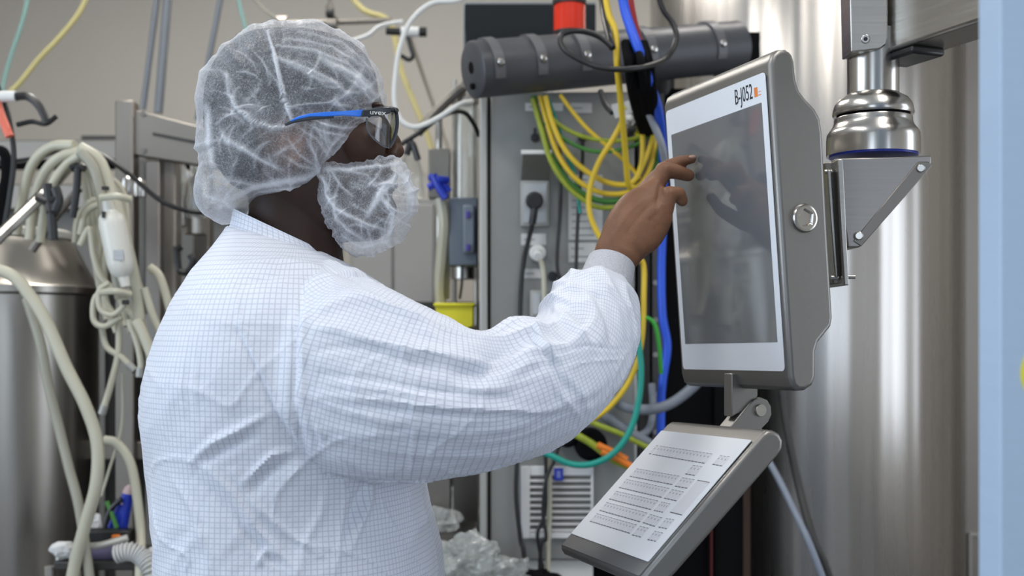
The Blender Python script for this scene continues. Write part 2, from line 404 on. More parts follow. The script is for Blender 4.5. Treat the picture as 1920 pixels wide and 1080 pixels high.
def keymesh(w_, h_, rows):
    m = MB(); g = 0.0006
    m.add(*boxg((0, 0, 0.0001), (w_ - 2 * g, h_, 0.0003)), 0)
    m.add(*boxg((0, -h_ / 2 + 0.0007, 0.0002), (w_ - 3.4 * g, 0.0012, 0.0004)), 1)
    if rows: m.add(*boxg((0, h_ / 2 - 0.0006, 0.0002), (w_ - 5 * g, 0.0006, 0.0004)), 1)
    m.add(*boxg((-w_ * 0.1, h_ * 0.16, 0.0002), (w_ * 0.22, h_ * 0.16, 0.0003)), 2)
    me = bpy.data.meshes.new('key'); me.from_pydata([tuple(x) for x in m.v], [], m.f)
    for mm in (KEYM, DARKK, pm('key_legend', (0.30, 0.31, 0.36), 0.5, 0, 0.1, (50, 50, 50))): me.materials.append(mm)
    me.polygons.foreach_set('material_index', m.mi); return me
def keyrow(tl, bl, tr, n, mod=None, skip=()):
    A, B_, C_ = kz(*tl), kz(*bl), kz(*tr)
    w_ = (C_.x - A.x) / n; h_ = A.y - B_.y
    me = keymesh(w_, h_, True)
    for i in range(n):
        if i in skip: continue
        o = bpy.data.objects.new('key', me); COL.objects.link(o); o.parent = kb
        x = A.x + w_ * (i + 0.5); y = (A.y + (C_.y - A.y) * (i + 0.5) / n + B_.y + (C_.y - A.y) * (i + 0.5) / n) / 2
        o.matrix_world = M4(KR, KT) @ Matrix.Translation((x, y, 0.0009))
keyrow((583, 145), (527, 214), (605, 148), 1)
keyrow((612, 149), (558, 220), (1027, 212), 16)
keyrow((1080, 222), (1028, 298), (1162, 235), 3)
keyrow((868, 298), (812, 372), (948, 310), 3)
keyrow((430, 325), (375, 390), (770, 385), 14)
keyrow((785, 395), (728, 466), (887, 412), 4)
keyrow((350, 408), (297, 478), (690, 480), 15)
keyrow((703, 487), (643, 560), (806, 508), 4)
keyrow((272, 500), (218, 567), (605, 578), 14)
keyrow((622, 585), (562, 655), (697, 600), 4)
keyrow((197, 588), (140, 655), (520, 672), 13)
keyrow((535, 680), (476, 750), (635, 710), 4)
keyrow((120, 675), (68, 740), (438, 765), 14)
keyrow((455, 772), (398, 848), (530, 790), 3)
keyrow((660, 712), (597, 785), (730, 725), 3)
keyrow((570, 812), (512, 882), (642, 827), 3)
A, B_, C_ = kz(905, 418), kz(692, 665), kz(1003, 433)
tp = fixn(obj('touch_pad', *prismg([kl(A.x, A.y, .0009), kl(C_.x, C_.y, .0009), kl(C_.x, B_.y + (C_.y - A.y), .0009), kl(A.x, B_.y, .0009)], kl(0, 0, .0003) - kl(0, 0, 0)), KEYM, kb, False))
for yy in (A.y, B_.y):
    m = MB(); m.add([kl(A.x, yy + .0006, .0013), kl(C_.x, yy + .0006, .0013), kl(C_.x, yy - .0006, .0013), kl(A.x, yy - .0006, .0013)], [(0, 1, 2, 3)]); m.build('edge_line', DARKK, tp, False)

# hinge between the two
hg = thing('tilt_hinge', 'grey metal hinge with round pivot joining touchscreen panel and keyboard', 'hinge')
HU = 0.012
def hp(pts, u): return [ml(u, (mc(x, y, 0, HU)).y, (mc(x, y, 0, HU)).z) for (x, y) in pts]
fixn(obj('tongue', *prismg(hp([(1372, 700), (1421, 700), (1421, 742), (1410, 765), (1390, 772), (1372, 782)], HU), ml(-0.020, 0, 0) - ml(0, 0, 0)), BLAST, hg, True, 0.0015))
HU2 = 0.016
fixn(obj('lever', *prismg([p_ for p_ in hp([(1364, 803), (1402, 757), (1412, 748), (1424, 745), (1436, 750), (1443, 762), (1444, 777), (1438, 791), (1426, 803), (1430, 830), (1380, 830)], HU2)], ml(-0.028, 0, 0) - ml(0, 0, 0)), BLAST, hg, True, 0.0015))
q = mc(1422, 769, 0, HU)
lathe('pivot_pin', [(0.0085, -0.03), (0.0085, 0.0068), (0.008, 0.0074), (0.0005, 0.0074)], ml(HU2 - 0.004, q.y, q.z), STEEL, hg, ub, 32)

# ------------------------------------------------------------------ support arm
arm = thing('monitor_support', 'stainless steel swivel arm carrying the touchscreen panel from the upper right', 'arm')
D = 1.60
def prof_px(rows, d=D): return [(r * d / F, (HY - y) * d / F) for (y, r) in rows]
pc = Vector(((1637 - CX) * D / F, D, CAMZ))
lathe('swivel_neck', prof_px([(186, 47), (60, 47)][::1]), pc, POLISH, arm, seg=64)
lathe('swivel_cap', prof_px([(218, 72), (214, 74), (207, 73), (196, 70), (187, 63), (181, 53), (177, 47)]), pc, POLISH, arm, seg=64)
lathe('swivel_groove', prof_px([(224, 66), (216, 66)]), pc, BLACKM, arm, seg=64)
lathe('swivel_base', prof_px([(292, 85), (262, 85), (252, 84), (246, 80), (238, 74), (230, 71), (224, 71), (222, 70)]), pc, POLISH, arm, seg=64)
lathe('blue_gasket', prof_px([(295, 80), (291, 80)]), pc, BLUEP, arm, seg=64)
# head plate
m = MB()
bk = 1.56
pts = [P(1591, -120, bk), P(1665, -120, bk), P(1665, 70, bk), P(1661, 84, bk), P(1650, 92, bk), P(1596, 98, bk)]
fixn(obj('arm_head', *prismg(pts, Vector((0, 0.045, 0))), STEEL, arm, True, 0.002))
cyl('bolt', P(1623, 73, bk - 0.003), P(1623, 73, bk + 0.01), 0.0062, POLISH, arm, 20, 0.0012)
cyl('bolt_socket', P(1623, 73, bk - 0.0036), P(1623, 73, bk), 0.003, INK, arm, 6)
zb = CAMZ + 0.3857; p0 = Vector((0.505, 1.60, zb)); dv = Vector((0.069, -0.168, 0)).normalized()
sd = Vector((dv.y, -dv.x, 0)) * -1
L_ = 1.15
def bar(name, p, dirv, ln, w_, h_, mat, parent, bev=0.004):
    s_ = Vector((-dirv.y, dirv.x, 0))
    q = [p, p + s_ * w_, p + s_ * w_ + Vector((0, 0, h_)), p + Vector((0, 0, h_))]
    return fixn(obj(name, *prismg(q, dirv * ln), mat, parent, True, bev))
bar('boom', Vector((0.5125, 1.575, zb)), dv, L_, 0.07, 0.09, STEEL, arm, 0.005)
bar('boom_cap', Vector((0.507, 1.60, zb - 0.011)), dv, 0.075, 0.055, 0.012, BLACK, arm, 0.004)
e = Vector((0.5125, 1.575, zb)) + dv * (L_ - 0.03)
cyl('ceiling_post', (e.x + 0.03, e.y, 1.75), (e.x + 0.03, e.y, 3.5), 0.05, STEEL, arm)
# bracket
bd = 1.545
tri = [P(1566, 297, bd), P(1747, 291, bd), P(1747, 305, bd), P(1612, 464, bd), P(1590, 464, bd)]
fixn(obj('bracket', *prismg(tri, Vector((0, 0.12, 0))), pm('bracket_steel', (0.33, 0.315, 0.30), 0.34, 1.0, 0.15, (6, 6, 260), 0.03), arm, True, 0.002))
st = [P(1722, 303, bd - 0.0015), P(1742, 303, bd - 0.0015), P(1748, 311, bd - 0.0015), P(1615, 462, bd - 0.0015), P(1600, 452, bd - 0.0015)]
fixn(obj('gusset_strip', *prismg(st, Vector((0, 0.01, 0))), STEELD, arm, True, 0.001))
for (x, y) in ((1727, 315), (1611, 442)):
    cyl('bolt', P(x, y, bd - 0.006), P(x, y, bd), 0.0055, POLISH, arm, 16, 0.001)
def slab(name, x0t, x1t, x0b, x1b, y0, y1, d, t, mat, parent):
    q = [P(x0t, y0, d), P(x1t, y0, d), P(x1b, y1, d), P(x0b, y1, d)]
    return fixn(obj(name, *prismg(q, Vector((0, t, 0))), mat, parent, True, 0.0015))
slab('mounting_plate', 1570, 1581, 1583, 1592, 298, 535, 1.53, 0.15, STEEL, arm)
slab('adapter_plate', 1547, 1568, 1562, 1583, 304, 532, 1.56, 0.11, STEELD, arm)
slab('adapter_rib', 1551, 1559, 1566, 1572, 318, 520, 1.545, 0.05, STEEL, arm)
cyl('screw', P(1585, 519, 1.54), P(1603, 519, 1.54), 0.003, POLISH, arm, 12)
cyl('screw', P(1546, 322, 1.55), P(1560, 322, 1.55), 0.003, POLISH, arm, 12)
cyl('screw', P(1558, 520, 1.55), P(1572, 520, 1.55), 0.003, POLISH, arm, 12)

#--PART2--
# ------------------------------------------------------------------ black service enclosure and rack rails right of the control cabinet
be = thing('service_enclosure', 'open black service enclosure behind the keyboard and touchscreen panel', 'enclosure')
boxz('back_panel', 1247, 1345, 166, 2.62, 0.05, BLACKM, be)
boxz('side_panel', 1340, 1412, 700, 2.60, 0.05, BLACKM, be)
boxz('upper_panel', 1345, 1425, 60, 2.72, 0.05, BLACKM, be, z0=1.3)
boxz('trim_strip', 1394, 1407, 740, 2.59, 0.02, pm('brown_trim', (0.035, 0.014, 0.007), 0.6, 0, 0.2, (8, 8, 8)), be)
boxz('trim_strip', 1333, 1336, 900, 2.585, 0.02, pm('dark_red', (0.10, 0.01, 0.01), 0.6, 0, 0.1, (8, 8, 8)), be)
rr_ = thing('rack_rail', 'dark perforated equipment rail standing right of the grey control cabinet', 'rail')
boxz('upright', 1196, 1218, 175, 2.58, 0.04, RAILM, rr_, 0.002)
boxz('upright', 1222, 1246, 175, 2.60, 0.03, pm('rail_grey', (0.10, 0.10, 0.10), 0.45, 0.4, 0.2, (20, 20, 20)), rr_, 0.002)
boxz('backing_plate', 1180, 1250, 172, 2.66, 0.02, RAILM, rr_, 0.002)
for y in (225, 300, 380, 455, 530, 600, 665, 740, 810):
    cyl('screw', P(1229, y, 2.597), P(1229, y, 2.61), 0.006, STEEL, rr_, 12)
pt = thing('cable_post', 'pale upright strip between the control cabinet and the black enclosure', 'post')
boxz('strip', 1166, 1194, 690, 2.52, 0.03, WHITEP, pt, 0.002)

# ------------------------------------------------------------------ control cabinet
cc = thing('control_cabinet', 'grey steel control cabinet with sockets, labels and a vent grille behind the raised arm', 'cabinet')
CD = 2.5
a = P(919, 172, CD); b = P(1190, 1050, CD)
box('housing', ((a.x + b.x) / 2, CD + 0.11, (a.z + b.z) / 2), (b.x - a.x, 0.22, a.z - b.z), CABM, cc, 0.004)
pbox('edge_profile', 899, 175, 914, 1050, CD - 0.01, 0.05, CABL, cc, 0.004)
pbox('door_seam', 914, 175, 919, 1050, CD + 0.006, 0.2, BLACKM, cc)
boxz('plinth', 905, 1112, 1050, CD + 0.02, 0.19, WHITEP, cc, 0.003)
boxz('plinth_frame', 1112, 1190, 1050, CD + 0.05, 0.16, BLACKM, cc, 0.003)
def socket(x0, y0, x1, y1, lid):
    g = pbox('socket_frame', x0, y0, x1, y1, CD - 0.02, 0.02, pm('socket_grey', (0.40, 0.40, 0.38), 0.45, 0, 0.05, (40, 40, 40)), cc, 0.003)
    f2 = pbox('face_plate', x0 + 5, y0 + 6, x1 - 5, y1 - 6, CD - 0.024, 0.005, pm('socket_face', (0.46, 0.48, 0.50), 0.4, 0, 0.05, (40, 40, 40)), g, 0.001)
    if lid:
        q = [P(x0 + 1, y0 - 2, CD - 0.022), P(x1 - 1, y0 - 2, CD - 0.022), P(x1 + 4, y0 - 48, CD - 0.07), P(x0 + 4, y0 - 48, CD - 0.07)]
        fixn(obj('hinged_lid', *prismg(q, Vector((0, 0.010, -0.004))), pm('lid_dark', (0.16, 0.15, 0.13), 0.35, 0, 0.1, (40, 40, 40)), g, True, 0.001))
        box('lid_edge', P((x0 + x1) / 2 + 3, y0 - 52, CD - 0.07), (0.066, 0.016, 0.009), WHITEP, g, 0.002)
    return g
s1 = socket(976, 338, 1030, 424, True)
s2 = socket(994, 544, 1019, 596, False)
def labelp(x0, y0, x1, y1, lines, pr=0.5):
    g = pbox('label_plate', x0, y0, x1, y1, CD - 0.003, 0.003, LABELM, cc, 0.0005)
    mm = MB(); 
    for k in range(lines):
        y = y0 + (y1 - y0) * (k + 0.7) / (lines + 0.4)
        xe = x0 + (x1 - x0) * (0.55 + 0.35 * ((k * 37) % 10) / 10)
        a_ = P(x0 + (x1 - x0) * .1, y - .9, CD - 0.0036); b_ = P(xe, y + .9, CD - 0.0036)
        mm.add(*boxg(((a_.x + b_.x) / 2, a_.y, (a_.z + b_.z) / 2), (b_.x - a_.x, 0.0006, a_.z - b_.z)))
    if lines:
        o = mm.build('print', pm('print_grey', (0.22, 0.22, 0.24), 0.6, 0, 0.1, (90, 90, 90)), g, False); o['kind'] = 'stuff'
    return g
labelp(977, 438, 1024, 460, 1); labelp(982, 504, 1016, 522, 1)
labelp(1066, 328, 1130, 450, 9); labelp(1066, 455, 1118, 492, 2); labelp(1066, 505, 1100, 522, 1)
labelp(985, 193, 1056, 208, 1); labelp(1070, 193, 1110, 212, 1)
for (x, y, r) in ((1003, 258, 8), (1092, 258, 8), (1036, 518, 9)):
    cyl('cable_gland', P(x, y, CD - 0.016), P(x, y, CD + 0.005), r * CD / F, BLACK, cc, 20, 0.002)
cyl('gland_stem', P(1003, 240, CD - .012), P(1003, 257, CD - .012), .0035, BLACK, cc, 10)
# vent grille
vg = pbox('vent_grille', 977, 874, 1112, 1008, CD - 0.006, 0.006, pm('grille_back', (0.17, 0.165, 0.15), 0.5, 0, 0.05, (30, 30, 30)), cc, 0.001)
GW = pm('grille_white', (0.70, 0.70, 0.71), 0.4, 0, 0.03, (30, 30, 30))
pbox('grille_rim', 977, 874, 994, 1010, CD - 0.014, 0.014, GW, vg, 0.002); pbox('grille_rim', 1108, 874, 1113, 1010, CD - 0.014, 0.014, GW, vg, 0.002)
pbox('grille_rim', 994, 874, 1108, 892, CD - 0.014, 0.014, GW, vg, 0.002); pbox('grille_rim', 994, 998, 1108, 1010, CD - 0.014, 0.014, GW, vg, 0.002)
for k in range(9):
    y = 896 + k * 11.6
    q = [P(992, y + 2, CD - 0.003), P(1109, y + 2, CD - 0.003), P(1109, y + 7.5, CD - 0.016), P(992, y + 7.5, CD - 0.016)]
    fixn(obj('slat', *prismg(q, Vector((0, 0.003, 0.002))), GW, vg, True, 0.0006))
bd_ = pbox('badge', 1039, 878, 1056, 901, CD - 0.018, 0.005, BLUEP, cc, 0.001)
pbox('badge_mark', 1044, 883, 1051, 896, CD - 0.019, 0.002, pm('badge_light', (0.25, 0.3, 0.75), 0.4, 0, 0.1, (60, 60, 60)), bd_, 0.0005)

# plugs with their leads
pg_ = thing('power_plug', 'round black plug with thick lead in the lidded socket on the control cabinet', 'plug')
cyl('plug_body', P(1002, 376, CD - 0.028), P(1002, 376, CD - 0.06), 0.019, BLACK, pg_, 24, 0.004)
ptube('plug_neck', [(1002, 376, CD - .05), (1001, 398, CD - .05), (998, 420, CD - .045)], 0.008, BLACK, pg_)
ptube('lead', [(998, 420, CD - .045), (990, 455, CD - .03), (982, 490, CD - .02), (976, 560, CD - .02), (974, 700, CD - .02), (970, 850, CD - .03), (968, 930, CD - .03), (976, 1010, CD - .03), (985, 1085, CD - .04), (990, 1500, CD - .05)], 0.0052, BLACK, pg_)
wp = thing('power_plug', 'white plug with white lead below the black plug on the control cabinet', 'plug')
cyl('plug_body', P(1008, 474, CD), P(1008, 474, CD - 0.03), 0.018, WHITEP, wp, 24, 0.004)
cyl('plug_collar', P(1008, 474, CD - 0.03), P(1009, 482, CD - 0.05), 0.012, WHITEP, wp, 20, 0.003)
ptube('lead', [(1009, 478, CD - .045), (1017, 500, CD - .04), (1020, 540, CD - .04), (1022, 700, CD - .03), (1030, 900, CD - .018), (1029, 1000, CD - .02), (1027, 1085, CD - .025), (1024, 1600, CD - .05)], 0.0055, CREAM, wp)

# ------------------------------------------------------------------ cables
def cable(name, label, pts, r, mat, group=None, cat='cable', parent=None):
    o = ptube(name, pts, r, mat, None, 10, 10)
    return tag(o, label, cat, group)
C0 = CD - 0.03
cable('signal_cable', 'thin black cable dropping beside the lidded socket on the control cabinet', [(1049, 255, C0), (1051, 345, C0), (1050, 400, C0), (1045, 470, C0), (1046, 510, C0), (1056, 530, C0)], 0.0042, BLACK)
cable('signal_cable', 'thin black cable crossing the two white labels on the control cabinet', [(1092, 258, C0), (1092, 300, C0), (1087, 350, C0), (1082, 440, C0), (1078, 530, C0), (1062, 640, C0)], 0.0042, BLACK)
cable('signal_cable', 'forked black cable hanging in front of the white vent grille, left strand', [(1018, 700, C0), (1023, 880, C0), (1022, 960, C0), (1008, 1000, C0), (1015, 1050, C0), (1018, 1110, C0), (1010, 1500, C0)], 0.0040, BLACK)
cable('signal_cable', 'forked black cable hanging in front of the white vent grille, right strand', [(1065, 780, C0 - .01), (1040, 860, C0 - .01), (1024, 900, C0 - .012), (1018, 960, C0 - .01), (1024, 1010, C0 - .01), (1012, 1060, C0 - .01), (1000, 1500, C0)], 0.0040, BLACK)
YD = 2.42
g_ = 'yellow cables looping over the control cabinet'
cable('yellow_cable', 'yellow cable running straight down from the top over the dark duct', [(1128, -60, 2.25), (1140, 20, 2.22), (1154, 60, 2.2), (1157, 120, 2.19), (1165, 200, 2.24), (1172, 280, 2.30), (1178, 345, 2.35), (1188, 352, 2.38)], 0.0062, YEL, g_)
cable('yellow_cable', 'yellow cable from the duct, outermost of the big loop, passing nearest the cabinet labels', [(1012, 180, YD), (1024, 225, YD), (1040, 275, YD), (1062, 315, YD), (1092, 345, YD), (1130, 362, YD), (1170, 362, YD), (1200, 345, YD), (1218, 315, YD), (1226, 280, YD), (1226, 240, YD)], 0.0058, YEL, g_)
cable('yellow_cable', 'yellow cable from the duct, second strand inside the big loop', [(1022, 180, YD - .01), (1034, 225, YD - .01), (1052, 268, YD - .01), (1075, 300, YD - .01), (1110, 328, YD - .01), (1150, 345, YD - .01), (1185, 342, YD - .01), (1202, 310, YD - .01), (1205, 260, YD - .01), (1200, 235, YD)], 0.0058, YEL, g_)
cable('yellow_cable', 'yellow cable curving down from the fittings to behind the hand', [(1168, 225, YD - .02), (1150, 260, YD - .03), (1125, 300, YD - .03), (1108, 345, YD - .03), (1104, 385, YD - .03), (1112, 420, YD - .03), (1135, 460, YD - .03), (1170, 500, YD - .02), (1204, 490, YD), (1207, 560, YD), (1203, 640, YD), (1187, 700, YD), (1155, 750, YD), (1118, 782, YD), (1070, 800, YD)], 0.0060, YEL, g_)
cable('yellow_cable', 'thin yellow cable slanting from the duct across the cabinet to the right', [(1050, 178, YD), (1070, 205, YD), (1100, 240, YD), (1140, 275, YD), (1175, 305, YD), (1200, 335, YD)], 0.0045, YEL, g_)
cable('yellow_cable', 'yellow cable beside the yellow-green one right of the loop', [(1196, 330, YD - .01), (1210, 300, YD - .01), (1222, 265, YD - .01), (1230, 230, YD), (1235, 190, YD + .02)], 0.0055, YEL, g_)
g2 = 'green and yellow-green wires on the control cabinet'
cable('green_wire', 'green wire following the big yellow loop on its outer side', [(1000, 180, YD + .01), (1012, 230, YD + .01), (1030, 285, YD + .01), (1056, 330, YD + .01), (1090, 362, YD + .01), (1130, 377, YD + .01), (1175, 372, YD + .01), (1210, 350, YD + .01), (1230, 310, YD + .01), (1238, 270, YD + .01)], 0.0068, GRN, g2)
cable('green_wire', 'green wire sagging shallowly across the cabinet, upper of two', [(1018, 205, YD), (1050, 235, YD), (1090, 255, YD), (1140, 264, YD), (1190, 260, YD), (1215, 245, YD)], 0.0048, YG, g2)
cable('green_wire', 'green wire sagging shallowly across the cabinet, lower of two', [(1020, 230, YD), (1060, 262, YD), (1105, 282, YD), (1150, 283, YD), (1195, 270, YD), (1222, 250, YD)], 0.0044, GRN, g2)
cable('green_wire', 'striped yellow-green wire forming the bottom of the big loop', [(998, 185, YD - .004), (1014, 240, YD - .004), (1032, 300, YD - .004), (1060, 345, YD - .004), (1090, 372, YD - .004), (1120, 388, YD - .004), (1160, 388, YD), (1190, 378, YD), (1222, 345, YD)], 0.0055, YG, g2)
cable('green_wire', 'bright green wire arching between the blue cable and the teal cable low down', [(1150, 640, YD), (1172, 625, YD), (1190, 604, YD), (1212, 596, YD), (1228, 610, YD), (1236, 650, YD + .01), (1240, 700, YD + .03)], 0.0045, pm('bright_green', (0.05, 0.40, 0.05), 0.45, 0, 0.1, (30, 30, 30)), g2)
cable('green_wire', 'green striped wire slanting down to the orange sleeves under the sleeve of the gown', [(1100, 788, YD), (1130, 800, YD), (1165, 814, YD), (1200, 832, YD), (1240, 850, YD)], 0.0060, YG, g2)
cable('teal_cable', 'thick teal cable hanging in a wide loop below the cuff', [(1176, 560, YD - .03), (1190, 600, YD - .03), (1198, 650, YD - .03), (1202, 700, YD - .03), (1196, 760, YD - .03), (1180, 810, YD - .03), (1150, 850, YD - .03), (1110, 870, YD - .03), (1070, 870, YD - .03), (1035, 855, YD - .03), (1000, 840, YD - .02)], 0.0068, TEAL)
cable('teal_cable', 'thin teal cable behind the yellow ones left of the hand', [(1026, 180, YD + .02), (1046, 235, YD + .02), (1062, 290, YD + .02), (1078, 330, YD + .02), (1088, 400, YD + .02)], 0.0038, TEAL)
cable('blue_cable', 'thick bright blue cable falling behind the left edge of the touchscreen panel', [(1160, -60, 2.2), (1172, 20, 2.2), (1196, 90, 2.18), (1216, 150, 2.2), (1235, 210, 2.3), (1243, 280, 2.4), (1244, 380, 2.5), (1240, 500, 2.52), (1242, 590, 2.52), (1251, 650, 2.52), (1242, 720, 2.52), (1239, 800, 2.52), (1237, 1200, 2.52)], 0.0095, BLUE)
cable('red_cable', 'dark red cable behind the blue cable at the top', [(1172, -60, 2.26), (1184, 20, 2.26), (1198, 80, 2.27), (1214, 130, 2.29), (1228, 190, 2.4), (1232, 260, 2.5)], 0.0080, RED)
cable('black_cable', 'thin black cable looping in front of the dark duct', [(1148, 88, 2.17), (1122, 68, 2.17), (1085, 58, 2.16), (1053, 66, 2.16), (1058, 92, 2.15), (1100, 118, 2.14), (1150, 130, 2.13), (1210, 125, 2.16), (1250, 108, 2.22), (1268, 75, 2.24), (1262, 45, 2.25), (1240, 10, 2.25), (1225, -60, 2.25)], 0.0055, BLACK)
cable('black_cable', 'thick black cable coming down beside the yellow one at the top of the duct', [(1124, -60, 2.28), (1130, 10, 2.26), (1140, 60, 2.2), (1148, 90, 2.17)], 0.0065, BLACK)
g3 = 'bundle of black cables passing under the duct'
for k in range(6):
    cable('bundled_cable', ('leftmost', 'second from left', 'third from left', 'third from right', 'second from right', 'rightmost')[k] + ' black cable of the bundle passing over the dark duct', [(1172 + k * 7, 80, 2.20 + .02 * (k % 2)), (1178 + k * 8, 120, 2.16 + .02 * (k % 3)), (1184 + k * 8, 170, 2.22), (1196 + k * 7, 220, 2.34), (1206 + k * 5, 250, 2.42)], 0.0085, BLACKM, g3)
cable('grey_conduit', 'grey flexible conduit curving from behind the cuff to behind the panel base', [(1060, 640, 2.46), (1110, 715, 2.45), (1160, 757, 2.44), (1210, 768, 2.43), (1255, 758, 2.42), (1300, 725, 2.42), (1340, 680, 2.42)], 0.0115, GREYC, 'grey conduits low behind the arm')
cable('grey_conduit', 'grey flexible conduit slanting down behind the top of the keyboard tray', [(1090, 740, 2.47), (1130, 775, 2.46), (1175, 808, 2.45), (1220, 835, 2.45), (1280, 880, 2.45)], 0.0125, GREYC, 'grey conduits low behind the arm')
cable('grey_conduit', 'short grey conduit rising from the slanting conduit beside the blue cable', [(1222, 720, 2.5), (1224, 770, 2.48), (1216, 805, 2.46), (1190, 822, 2.45)], 0.008, GREYC, 'grey conduits low behind the arm')
cable('grey_conduit', 'short pale conduit beside the upper left edge of the touchscreen panel', [(1205, 190, 2.3), (1222, 225, 2.32), (1240, 270, 2.34), (1250, 320, 2.4)], 0.0075, pm('pale_conduit', (0.36, 0.38, 0.42), 0.5, 0, 0.1, (30, 30, 30)))
cable('floor_cable', 'thin blue-grey cable slanting down the steel tank below the keyboard tray', [(1400, 800, 2.55), (1450, 880, 2.5), (1490, 960, 2.45), (1530, 1050, 2.4), (1620, 1300, 2.4)], 0.0075, pm('cable_bluegrey', (0.22, 0.25, 0.31), 0.4, 0, 0.1, (30, 30, 30)))
cable('floor_cable', 'dark cable slanting down the steel tank beside the blue-grey one', [(1462, 680, 2.6), (1472, 780, 2.58), (1495, 900, 2.55), (1525, 1010, 2.5), (1560, 1100, 2.5), (1640, 1400, 2.5)], 0.0085, RAILM)
for k, (x, y) in enumerate(((1120, 838), (1128, 850))):
    cable('orange_lead', 'lead in an orange sleeve under the gown sleeve, ' + ('upper' if k == 0 else 'lower') + ' of two', [(x, y - 4, YD - .01), (x + 30, y + 10, YD - .01), (x + 55, y + 24, YD - .01)], 0.0075, ORANGE, 'orange sleeved leads')
cable('striped_lead', 'olive lead crossing beneath the orange sleeves', [(1075, 812, YD), (1110, 832, YD), (1150, 862, YD), (1185, 876, YD)], 0.008, YG)
for (x, y, r) in ((1105, 830, 30), (1062, 815, 20)):
    tag(lathe('black_coupling', [(r * CD / F * .8, 0), (r * CD / F, .01), (r * CD / F, .05), (r * CD / F * .7, .06)], P(x, y, CD - .002), BLACKM, None, Vector((0, -1, 0)), 28), 'round black cable entry on the cabinet, ' + ('larger one behind the orange leads' if r == 30 else 'smaller one just under the gown sleeve'), 'cable entry')
g4 = 'small metal fittings beside the cable bundle'
for k, (x, y, mt) in enumerate(((1172, 228, WHITEP), (1186, 236, POLISH), (1180, 250, BLACK), (1206, 232, POLISH), (1194, 250, LEMON), (1208, 254, BLACK), (1216, 242, GRN))):
    tag(lathe('hose_fitting', [(.006, 0), (.011, .002), (.011, .012), (.007, .014), (.007, .026), (.004, .028)], P(x, y, 2.47), mt, None, Vector((0.3, -1, .2)).normalized(), 12), ('white', 'upper steel', 'left black', 'right steel', 'yellow', 'right black', 'green')[k] + ' small round fitting in the cluster where the black bundle ends', 'fitting', g4)
tgp = thing('warning_tag', 'white tag with a yellow triangle hanging under the dark duct', 'tag')
q = [P(1146, 196, 2.30), P(1180, 188, 2.30), P(1186, 210, 2.30), P(1154, 222, 2.30)]
fixn(obj('card', *prismg(q, Vector((0, .002, 0))), LABELM, tgp, False))
fixn(obj('triangle', *prismg([P(1158, 208, 2.298), P(1176, 203, 2.298), P(1163, 194, 2.298)], Vector((0, .001, 0))), LEMON, tgp, False))
cable('black_cable', 'short black cable holding the white warning tag under the duct', [(1126, 170, 2.34), (1134, 195, 2.32), (1148, 212, 2.305)], 0.0055, BLACK)

# ------------------------------------------------------------------ dark duct with saddles, red lamp, dark display
du = thing('cable_duct', 'thick dark grey round duct with clamped saddles above the control cabinet', 'duct')
A_ = P(884, 131, 2.34); B_ = P(1384, 88, 2.62); ax = (B_ - A_); LL = ax.length; ax.normalize()
lathe('tube', [(0.052, 0), (0.058, .004), (0.058, LL - .006), (0.050, LL)], A_, DUCT, du, ax, 64)
cyl('end_hole', A_ - ax * .001 + Vector((0, 0, .004)), A_ + ax * .01 + Vector((0, 0, .004)), 0.0125, BLACKM, du, 20)
cyl('end_hole', A_ - ax * .001 + Vector((0, 0, -.034)), A_ + ax * .01 + Vector((0, 0, -.034)), 0.0065, BLACKM, du, 16)
n_, b_ = frame_of(ax)
for t in (.055, .20, .355, .60, .87):
    c = A_ + ax * (t * LL); v = []; f = []; w2 = .011; K = 14
    upv = Vector((0, 0, 1)); upv = (upv - ax * upv.dot(ax)).normalized(); fr_ = upv.cross(ax); fr_ = fr_ if fr_.y < 0 else -fr_
    for i in range(K + 1):
        a = R(-30 + 125 * i / K); dirv = fr_ * math.cos(a) + upv * math.sin(a)
        for (s_, r_) in ((-1, .058), (1, .058), (1, .0625), (-1, .0625)): v.append(c + ax * (s_ * w2) + dirv * r_)
    for i in range(K):
        for k in range(4): f.append((i * 4 + k, i * 4 + (k + 1) % 4, (i + 1) * 4 + (k + 1) % 4, (i + 1) * 4 + k))
    f += [(0, 1, 2, 3), (K * 4 + 3, K * 4 + 2, K * 4 + 1, K * 4)]
    sdl = fixn(obj('saddle', v, f, DUCTS, du, False))
    sd0 = c + fr_ * .0625
    lathe('screw', [(.0085, 0), (.0085, .003), (.006, .0065), (.001, .0075)], sd0, POLISH, sdl, fr_, 16)
cyl('support_foot', P(1240, 120, 2.62), P(1240, 240, 2.68), 0.03, RAILM, du, 16)
sl_ = thing('stack_light', 'red signal lamp with a black cap above the dark duct', 'lamp')
q = P(1068, 60, 2.52)
lathe('lamp_body', [(.036, -.012), (.036, 0)], q, BLACK, sl_)
lathe('red_lens', [(.035, 0), (.035, .057), (.034, .058)], q, REDL, sl_)
lathe('cap', [(.038, .058), (.038, .068), (.034, .078), (.01, .082)], q, BLACK, sl_)
md = thing('dark_display', 'switched-off dark display behind the red signal lamp', 'display')
fr1 = pbox('bezel', 869, 3, 1118, 110, 2.75, 0.04, pm('bezel_grey', (0.20, 0.22, 0.23), 0.4, 0, 0.05, (30, 30, 30)), md, 0.004)
pbox('screen', 871, 7, 1117, 106, 2.745, 0.006, pm('dark_screen', (0.010, 0.012, 0.014), 0.12, 0, 0.05, (8, 8, 8)), md, 0.003)
boxz('stand', 980, 1010, 105, 2.78, 0.05, BLACK, md)

